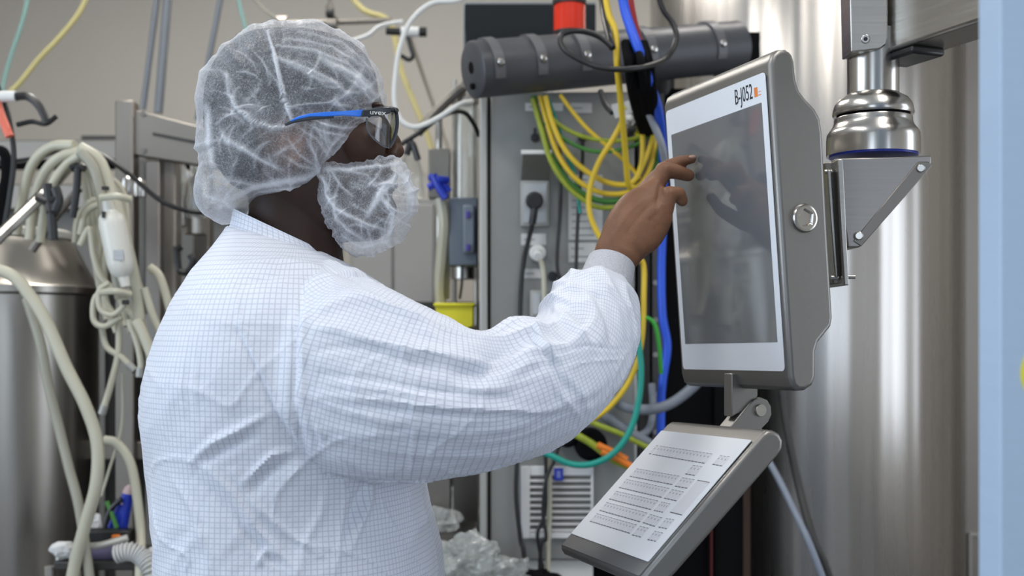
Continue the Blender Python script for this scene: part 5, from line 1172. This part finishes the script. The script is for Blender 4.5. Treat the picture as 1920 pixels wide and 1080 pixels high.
# ---------------- gown
def gown_mat():
    m, N, L, B = new_mat('gown_fabric')
    uv = N.new('ShaderNodeUVMap'); uv.uv_map = 'weave'
    sp = N.new('ShaderNodeSeparateXYZ'); L.new(uv.outputs[0], sp.inputs[0])
    def mth(op, a, b=None, clamp=False):
        n_ = N.new('ShaderNodeMath'); n_.operation = op; n_.use_clamp = clamp
        for i, x in enumerate((a, b)):
            if x is None: continue
            if isinstance(x, (int, float)): n_.inputs[i].default_value = x
            else: L.new(x, n_.inputs[i])
        return n_.outputs[0]
    def line(s):
        fr = mth('FRACT', mth('MULTIPLY', s, 1 / 0.0058)); d = mth('ABSOLUTE', mth('SUBTRACT', fr, 0.5))
        return mth('SUBTRACT', 1.0, mth('MULTIPLY', d, 7.0), clamp=True)
    g = mth('MAXIMUM', line(sp.outputs[0]), line(sp.outputs[1]))
    g = mth('MULTIPLY', g, 0.52)
    mx = N.new('ShaderNodeMix'); mx.data_type = 'RGBA'; mx.inputs[6].default_value = (0.66, 0.695, 0.785, 1); mx.inputs[7].default_value = (0.20, 0.225, 0.34, 1)
    L.new(g, mx.inputs[0]); L.new(mx.outputs[2], B.inputs['Base Color'])
    B.inputs['Roughness'].default_value = 0.6; B.inputs['Sheen Weight'].default_value = 0.15
    B.inputs['Subsurface Weight'].default_value = 0.0
    tc = N.new('ShaderNodeTexCoord'); nz = N.new('ShaderNodeTexNoise'); nz.inputs['Scale'].default_value = 26; nz.inputs['Detail'].default_value = 5; nz.inputs['Distortion'].default_value = 0.6
    L.new(tc.outputs['Object'], nz.inputs['Vector']); b = N.new('ShaderNodeBump'); b.inputs['Strength'].default_value = 0.5; b.inputs['Distance'].default_value = 0.006
    L.new(nz.outputs['Fac'], b.inputs['Height']); L.new(b.outputs[0], B.inputs['Normal'])
    return m
GOWN = gown_mat()
trows = [(432, 428, 632, 484, 1.475, .080), (410, 470, 668, 505, 1.475, .135), (386, 510, 712, 530, 1.475, .185), (352, 570, 764, 575, 1.475, .222), (322, 635, 800, 635, 1.475, .238),
         (305, 700, 815, 700, 1.475, .242), (301, 760, 812, 760, 1.475, .238), (304, 830, 800, 830, 1.475, .232), (310, 900, 794, 900, 1.475, .228), (314, 970, 806, 970, 1.475, .228), (322, 1080, 828, 1080, 1.475, .235),
         (318, 1300, 850, 1300, 1.475, .245), (305, 1600, 880, 1600, 1.475, .255), (300, 1850, 900, 1850, 1.475, .26)]
TL_ = Loft(dens(trows, 4), 2.35, 72, fixN=(0, -1, 0))
srows = [(590, 530, 560, 760, 1.350, .085), (640, 520, 572, 870, 1.325, .098), (700, 532, 640, 897, 1.318, .104), (770, 566, 715, 900, 1.312, .103), (840, 602, 790, 896, 1.312, .100), (905, 626, 885, 880, 1.325, .094),
         (960, 604, 975, 856, 1.345, .088), (1008, 600, 1050, 824, 1.37, .080), (1030, 588, 1110, 772, 1.395, .072), (1030, 562, 1155, 715, 1.43, .064), (1033, 545, 1184, 655, 1.465, .058), (1050, 531, 1188, 605, 1.495, .051), (1082, 524, 1178, 562, 1.515, .040)]
SD = dens(srows, 4)
SL = Loft(SD, 2.15, 64)
m = MB(); m.add(TL_.v, TL_.f); m.add(SL.v, SL.f)
# trapezius bridge and far sleeve
m.add(*capsule(P(500, 590, 1.44), P(590, 640, 1.36), .088, .085, 24))
m.add(*capsule(P(500, 580, 1.50), P(560, 630, 1.62), .085, .085, 24))
m.add(*capsule(P(560, 630, 1.62), EL2, .082, .066, 24)); m.add(*capsule(EL2, WR2 + Vector((-.012, 0, .04)), .064, .045, 24))
gown_me = remesh('gown', m, 0.0032, 7)
V = getv(gown_me); N_ = getn(gown_me)
# sleeve parameter
sc = SL.c; sa_ = SL.A; sn_ = SL.N; sr = np.array([[SL.a[i], SL.t[i]] for i in range(len(sc))])
cum = np.concatenate([[0], np.cumsum(np.linalg.norm(np.diff(sc, axis=0), axis=1))])
def sleeve_coord(V):
    best = np.full(len(V), 1e9); S = np.zeros(len(V)); TH = np.zeros(len(V)); E = np.full(len(V), 9.0)
    for i in range(len(sc) - 1):
        ab = sc[i + 1] - sc[i]; l2 = ab @ ab; t = ((V - sc[i]) @ ab) / l2
        tcl = np.clip(t, 0, 1); w_ = V - sc[i] - tcl[:, None] * ab; d = np.linalg.norm(w_, axis=1)
        A = sa_[i] + (sa_[i + 1] - sa_[i]) * tcl[:, None]; Nn = sn_[i] + (sn_[i + 1] - sn_[i]) * tcl[:, None]
        x = (w_ * A).sum(1); y = (w_ * Nn).sum(1); r_ = sr[i] + (sr[i + 1] - sr[i]) * tcl[:, None]
        m_ = d < best; best[m_] = d[m_]; S[m_] = (cum[i] + tcl * (cum[i + 1] - cum[i]))[m_]; TH[m_] = np.arctan2(x, y)[m_]
        E[m_] = np.hypot(x / r_[:, 0], y / r_[:, 1])[m_]
    return S, TH, E
S, TH, E_ = sleeve_coord(V); q_ = px_of(V)
seam_x = np.interp(q_[:, 1], [500, 540, 640, 740, 800, 860, 895, 905], [600, 566, 553, 549, 560, 577, 600, 2000])
on_s = np.clip((q_[:, 0] - seam_x) / 14, 0, 1) * (E_ < 1.4) * (V[:, 1] < 1.475 + np.clip((V[:, 0] - P(840, 0, 1.4).x) * 5, 0, .2))
# broad long folds running along the sleeve, and drapes on the back
nl = np.stack([S * 4.5, TH * 2.6, S * 0 + 1], 1) + 0.25 * np.stack([vnoise(V * 7, 41), vnoise(V * 7, 42), 0 * S], 1)
fold = (1 - np.abs(vnoise(nl, 51)) * 2) * 0.0035 + (1 - np.abs(vnoise(nl * np.array([1.6, 2.5, 1]), 52)) * 2) * 0.0016
elbow = np.clip((S - 0.32) / 0.08, 0, 1)
nl2 = np.stack([S * 24 + TH * 1.2, TH * 1.6 + S * 4, S * 0 + 2], 1) + 0.4 * np.stack([vnoise(V * 12, 43), vnoise(V * 12, 44), 0 * S], 1)
foldE = (1 - np.abs(vnoise(nl2, 53)) * 2) * 0.0040
fs = fold * (1 - elbow * .7) + foldE * elbow
bk_ = V @ np.array([[.80, 0, .6], [0, 1, 0], [-.6, 0, .80]])
nt = bk_ * np.array([15, 6, 5.0]) + 0.6 * np.stack([vnoise(V * 6, 61), vnoise(V * 6, 62), vnoise(V * 6, 63)], 1)
ft = (1 - np.abs(vnoise(nt, 64)) * 2) * 0.0040 + (1 - np.abs(vnoise(nt * 2.1, 65)) * 2) * 0.0018
low = np.clip((q_[:, 1] - 640) / 120, 0.12, 1)
# crisp creases: thin ridges of crumpled cloth
wv = V * 9 + np.stack([vnoise(V * 8, 71), vnoise(V * 8, 72), vnoise(V * 8, 73)], 1) * 1.3
crp = np.clip(1 - np.abs(vnoise(wv, 74)) * 2, 0, 1) ** 8 * 0.0022
disp = fs * on_s + ft * (1 - on_s) * low + crp * (0.5 + 0.5 * low)
edge = np.clip((cum[-1] - S) / 0.03, 0.3, 1); disp *= np.where(on_s > .5, edge, 1)
G = [([(575, 520), (567, 540), (554, 627), (550, 750), (574, 853), (613, 897)], 5, -3.6, 'g'), ([(584, 545), (570, 627), (566, 745), (590, 845)], 6, 2.4, 'g'),
     ([(436, 600), (480, 690), (513, 762), (553, 828), (587, 888)], 5, -3.0, 'g'), ([(448, 610), (492, 690), (528, 762), (565, 820)], 5, 2.0),
     ([(367, 858), (400, 828), (450, 805), (500, 778)], 7, 4.5), ([(375, 875), (420, 842), (480, 815)], 8, -3.0), ([(460, 900), (490, 868), (513, 848), (548, 843)], 6, 4), ([(470, 920), (500, 885), (540, 862)], 9, -5),
     ([(387, 867), (440, 925), (480, 987), (520, 1030), (556, 1070)], 7, 4.5), ([(370, 890), (430, 955), (470, 1010), (530, 1075)], 8, -3), ([(440, 880), (480, 945), (530, 990), (600, 1040)], 6, 3.2),
     ([(653, 1030), (668, 985), (690, 940), (697, 903)], 6, 5), ([(640, 1010), (655, 970), (672, 935), (682, 905)], 8, -5), ([(627, 1080), (633, 1010), (640, 940), (640, 905)], 5, 3.5), ([(650, 905), (668, 925), (655, 955)], 8, -4.5),
     ([(610, 905), (600, 960), (570, 1020), (560, 1075)], 8, 3.0), ([(330, 900), (370, 960), (400, 1060)], 7, 3.0), ([(480, 1060), (500, 1030), (520, 1040)], 5, 4), ([(367, 627), (366, 700), (370, 790)], 4, 1.2), ([(345, 640), (344, 730), (352, 800)], 4, 1.0),
     ([(447, 500), (520, 488), (600, 500), (680, 520)], 7, 2.6), ([(447, 535), (520, 512), (610, 515)], 7, -2.0), ([(567, 545), (620, 520), (680, 515), (740, 540), (790, 572)], 9, 4.0), ([(600, 550), (680, 545), (760, 575)], 10, -3.5),
     ([(613, 492), (650, 497), (690, 512)], 5, 2), ([(380, 607), (440, 610), (500, 640)], 3, 1.0), ([(430, 520), (450, 600), (470, 640)], 6, 1.4),
     ([(600, 575), (660, 560), (720, 570), (780, 600), (830, 640)], 9, 3.5), ([(590, 620), (660, 610), (740, 630), (840, 665)], 10, 2.4), ([(595, 655), (680, 650), (800, 690)], 9, -2.4),
     ([(756, 590), (758, 660), (752, 720)], 4, 2.4, 's'), ([(774, 718), (778, 800), (772, 884)], 4, 2.2, 's'), ([(797, 616), (790, 680), (778, 720)], 4, 1.8, 's'),
     ([(600, 741), (660, 745), (760, 755), (880, 768), (1000, 770), (1084, 760)], 6, 2.8), ([(640, 760), (760, 772), (900, 782), (1040, 778)], 6, -2.2), ([(600, 700), (700, 712), (820, 735), (960, 750)], 7, -2.4), ([(620, 720), (740, 735), (860, 752)], 5, 1.8),
     ([(600, 800), (700, 812), (850, 815), (1000, 800)], 7, 1.6), ([(640, 847), (690, 872), (740, 884)], 6, 2.4), ([(590, 780), (610, 830), (660, 870)], 6, 2.4),
     ([(862, 706), (905, 700), (940, 672), (985, 628)], 16, -9.0), ([(880, 740), (940, 722), (980, 690), (1005, 650)], 14, 4.0), ([(940, 612), (975, 600), (1005, 612)], 14, 6), ([(850, 650), (890, 650), (925, 640)], 16, 4),
     ([(992, 612), (1005, 640), (1033, 671), (1057, 730)], 6, -6.5), ([(1006, 612), (1020, 645), (1048, 676)], 6, 4.0), ([(1015, 600), (1040, 625), (1070, 650)], 6, -3.5), ([(1043, 664), (1100, 650), (1186, 655)], 3, -1.8, 'g'), ([(1050, 690), (1110, 678), (1180, 672)], 3, 1.5),
     ([(1038, 575), (1060, 598), (1084, 618), (1107, 645)], 8, 5.5), ([(1060, 570), (1090, 600), (1115, 640)], 8, -5), ([(1100, 530), (1131, 545), (1154, 580), (1172, 630)], 7, 4.5), ([(1085, 535), (1120, 560), (1140, 600), (1150, 640)], 7, -4.5),
     ([(1117, 524), (1150, 545), (1172, 590)], 5, 3.5), ([(1029, 560), (1050, 545), (1080, 540)], 6, 4.0), ([(1060, 700), (1090, 740), (1100, 770)], 8, 2.5)]
disp += creases(V, N_, G)
V2 = V + N_ * disp[:, None]; setv(gown_me, V2)
# weave coordinates per face corner
nf = len(gown_me.polygons); nlp = len(gown_me.loops)
lv = np.empty(nlp, np.int32); gown_me.loops.foreach_get('vertex_index', lv)
ls = np.empty(nf, np.int32); lt = np.empty(nf, np.int32); gown_me.polygons.foreach_get('loop_start', ls); gown_me.polygons.foreach_get('loop_total', lt)
fid = np.repeat(np.arange(nf), lt)
fo = np.zeros(nf); np.add.at(fo, fid, on_s[lv]); fo /= lt
tcx = P(560, 0, 1.475).x
tht = np.arctan2(V[:, 0] - tcx, -(V[:, 1] - 1.475) * 1.05)
ne = len(gown_me.edges); ed = np.empty(ne * 2, np.int32); gown_me.edges.foreach_get('vertices', ed); ed = ed.reshape(-1, 2); nv = len(V)
deg = np.bincount(ed[:, 0], minlength=nv) + np.bincount(ed[:, 1], minlength=nv)
Ss = S.copy(); sc_, ss_ = np.cos(TH), np.sin(TH)
def relax(a): return 0.5 * a + 0.5 * (np.bincount(ed[:, 0], a[ed[:, 1]], nv) + np.bincount(ed[:, 1], a[ed[:, 0]], nv)) / np.maximum(deg, 1)
for _ in range(70): Ss = relax(Ss)
for _ in range(25): sc_ = relax(sc_); ss_ = relax(ss_)
THs = np.arctan2(ss_, sc_)
uvS = np.stack([Ss, THs * 0.115], 1); uvT = np.stack([tht * 0.215, V[:, 2] + 0.0 * tht], 1)
uv = np.where((fo[fid] > 0.5)[:, None], uvS[lv], uvT[lv])
ul = gown_me.uv_layers.new(name='weave'); ul.data.foreach_set('uv', uv.astype(np.float32).ravel())
gown = adopt(link('gown', gown_me, GOWN))

# collar (stand-up band) and knitted cuff
def bandloft(name, rows, th, mat, exp=2.0, nseg=96, fixN=None, uvscale=None, wob=0.0):
    o_ = Loft(rows, exp, nseg, fixN=fixN); inn = Loft(rows, exp, nseg, fixN=fixN)
    n = len(rows); v = o_.v.copy(); c = np.repeat(o_.c, nseg, axis=0); rad = v - c; L_ = np.linalg.norm(rad, axis=1)[:, None]
    if wob: v = v + rad / L_ * (vnoise(v * 30, 9) * wob)[:, None]
    vi = v - rad / L_ * th
    f = []
    for i in range(n - 1):
        for k in range(nseg):
            a, b = i * nseg + k, i * nseg + (k + 1) % nseg
            f.append((a, b, b + nseg, a + nseg)); o2 = n * nseg; f.append((a + o2 + nseg, b + o2 + nseg, b + o2, a + o2))
    o2 = n * nseg
    for k in range(nseg):
        b = (k + 1) % nseg; f.append((k + o2, b + o2, b, k)); e1 = (n - 1) * nseg; f.append((k + e1, b + e1, b + e1 + o2, k + e1 + o2))
    me = bpy.data.meshes.new(name); me.from_pydata(np.concatenate([v, vi]).tolist(), [], f)
    bm = bmesh.new(); bm.from_mesh(me); bmesh.ops.recalc_face_normals(bm, faces=bm.faces); bm.to_mesh(me); bm.free()
    ul = me.uv_layers.new(name='weave'); lv = np.empty(len(me.loops), np.int32); me.loops.foreach_get('vertex_index', lv)
    kk = (lv % nseg) / nseg * 0.38; ii = ((lv // nseg) % n) / n * 0.05
    ul.data.foreach_set('uv', np.stack([kk, ii], 1).astype(np.float32).ravel())
    return adopt(link(name, me, mat))
bandloft('collar', dens([(420, 462, 668, 512, 1.475, .098), (430, 440, 646, 498, 1.475, .083), (437, 415, 634, 490, 1.475, .073), (441, 392, 624, 478, 1.475, .069)], 4), .0035, GOWN, 2.1, fixN=(0, -1, 0), wob=.0015)
KNIT = pm('cuff_knit', (0.50, 0.51, 0.56), 0.85, 0, 0.28, (500, 500, 500), 0.7)
bandloft('cuff', dens([(1082, 545, 1180, 585, 1.515, .036), (1085, 522, 1181, 562, 1.522, .0345), (1094, 500, 1185, 536, 1.532, .033), (1104, 479, 1189, 509, 1.542, .0315)], 4), .003, KNIT, 2.0)

# trousers and shoes (below the frame)
TROU = pm('white_trousers', (0.7, 0.72, 0.76), 0.7, 0, 0.04, (20, 20, 20))
for sgn in (-1, 1):
    adopt(obj('trouser_leg', *Loft([((hipx + x0) * F / 1.475 + CX, HY - (z - CAMZ) * F / 1.475, (hipx + x1) * F / 1.475 + CX, HY - (z - CAMZ) * F / 1.475, 1.475 + sgn * .10, t) for (z, x0, x1, t) in ((.75, -.10, .10, .095), (.5, -.085, .10, .085), (.3, -.075, .085, .078), (.07, -.07, .08, .072))], 2.2, 32, fixN=(0, -1, 0)).__dict__['v'].tolist() and (lambda L_: (L_.v, L_.f))(Loft([((hipx + x0) * F / 1.475 + CX, HY - (z - CAMZ) * F / 1.475, (hipx + x1) * F / 1.475 + CX, HY - (z - CAMZ) * F / 1.475, 1.475 + sgn * .10, t) for (z, x0, x1, t) in ((.75, -.10, .10, .095), (.5, -.085, .10, .085), (.3, -.075, .085, .078), (.07, -.07, .08, .072))], 2.2, 32, fixN=(0, -1, 0))), TROU))
    mm = MB(); mm.add(*ellip((hipx + .04, 1.475 + sgn * .10, .055), (.14, .05, .055))); o = mm.build('shoe', WHITEP); adopt(o)
    z = [v.co for v in o.data.vertices]
    for c in z: c.z = max(c.z, 0.0)

# ---------------- safety glasses
gl = thing('safety_glasses', 'safety glasses with clear lens and blue and black temples worn over the hair cover', 'glasses', P(700, 215, 1.40))
GINV = Matrix.Translation(-gl.location)
def ga(o): o.parent = gl; o.matrix_parent_inverse = GINV; return o
def strip(name, rows, t, mat, bev=0.0008):
    """rows: (x_top, y_top, x_bot, y_bot, d)"""
    v = []; f = []; n = len(rows)
    for (xa, ya, xb, yb, d) in rows:
        a, b = P(xa, ya, d), P(xb, yb, d); v += [a, b]
    c0 = [Vector(x) for x in v]; v2 = []
    for i in range(n):
        tg = c0[2 * min(i + 1, n - 1)] - c0[2 * max(i - 1, 0)]; up = c0[2 * i] - c0[2 * i + 1]; nn = tg.cross(up).normalized()
        v2 += [c0[2 * i] + nn * t, c0[2 * i + 1] + nn * t]
    o = len(v); v += v2
    for i in range(n - 1):
        a, b, c, d = 2 * i, 2 * i + 1, 2 * i + 3, 2 * i + 2
        f += [(a, b, c, d), (d + o, c + o, b + o, a + o), (a, d, d + o, a + o), (b + o, c + o, c, b)]
    f += [(0, o, o + 1, 1), (2 * n - 2, 2 * n - 1, 2 * n - 1 + o, 2 * n - 2 + o)]
    x = fixn(obj(name, v, f, mat, None, True, bev)); return ga(x)
NY = HD - .108
LENSM = pm('lens', (0.88, 0.90, 0.93), 0.02, 0, 0, trans=1.0, spec=0.7)
LENSM.node_tree.nodes['Principled BSDF'].inputs['IOR'].default_value = 1.12
LENSM.node_tree.nodes['Principled BSDF'].inputs['Coat Weight'].default_value = 1.0
BLU2 = pm('temple_blue', (0.01, 0.16, 0.75), 0.3, 0, 0.03, (50, 50, 50)); BLK2 = pm('temple_black', (0.015, 0.02, 0.03), 0.35, 0, 0.1, (50, 50, 50))
for side in (0, 1):
    def dd(x): return x if side == 0 else 2 * HD - x + .004
    k = 1 if side == 0 else 1
    strip('temple_tip', [(534, 233, 536, 237, dd(NY)), (550, 225, 552, 231, dd(NY)), (570, 219, 573, 227, dd(NY)), (600, 217, 602, 224, dd(NY + .001)), (625, 215, 627, 222, dd(NY + .003))], .004 if side == 0 else -.004, BLK2)
    strip('temple', [(545, 227, 547, 229, dd(NY - .001)), (560, 219, 562, 224, dd(NY - .001)), (580, 214, 582, 220, dd(NY)), (610, 211, 612, 219.5, dd(NY + .001)), (645, 209, 643, 217, dd(NY + .004)), (676, 206, 672, 219, dd(NY + .010)), (682, 206, 680, 219, dd(NY + .012))], .004 if side == 0 else -.004, BLU2)
    strip('hinge_cover', [(678, 206, 674, 219, dd(NY + .009)), (695, 204, 693, 218.5, dd(NY + .016)), (712, 202, 712, 217, dd(NY + .026)), (727, 201, 727, 213, dd(NY + .040))], .005 if side == 0 else -.005, BLK2)
lensrows = [(690, 218, 690, 246, NY + .016), (700, 209, 700, 257, NY + .019), (712, 206, 711, 268, NY + .026), (724, 205, 722, 275, NY + .036), (735, 206, 730, 277, NY + .052), (741, 207, 735, 268, NY + .075), (743, 208, 738, 250, HD - .012), (743, 208, 739, 240, HD + .006),
            (741, 208, 736, 252, HD + .03), (736, 208, 731, 268, HD + .058), (724, 208, 722, 268, HD + .078), (708, 210, 708, 255, HD + .092)]
strip('lens', dens(lensrows, 3), .0014, LENSM, 0.0)
fr = [(r_[0], r_[1] - 1, r_[4] - .001) for r_ in lensrows]
ga(ptube('top_bar', fr, .0033, BLK2, None, 10, 4))
lo = [(lensrows[4][0] + 4, lensrows[4][1], lensrows[4][4]), (744, 215, NY + .060), (744, 240, NY + .058), (738, 262, NY + .054), (730, 277, NY + .050), (721, 275, NY + .035), (710, 268, NY + .025), (697, 256, NY + .018), (688, 240, NY + .014), (688, 222, NY + .014)]
ga(ptube('lens_rim', lo[:5], .0024, BLK2, None, 8, 4)); ga(ptube('lens_rim', lo[4:], .0010, pm('rim_clear', (0.10, 0.11, 0.13), 0.2, 0, 0.1, (50, 50, 50)), None, 8, 4))
tx = P(693, 214, NY + .0105); 
Mx = Matrix.Translation(tx) @ Matrix.Rotation(R(22), 4, 'Z') @ Matrix.Rotation(R(90), 4, 'X')
ga(text('lettering', 'uvex', 0.0085, Mx, WHITEP, None, sx=1.25))
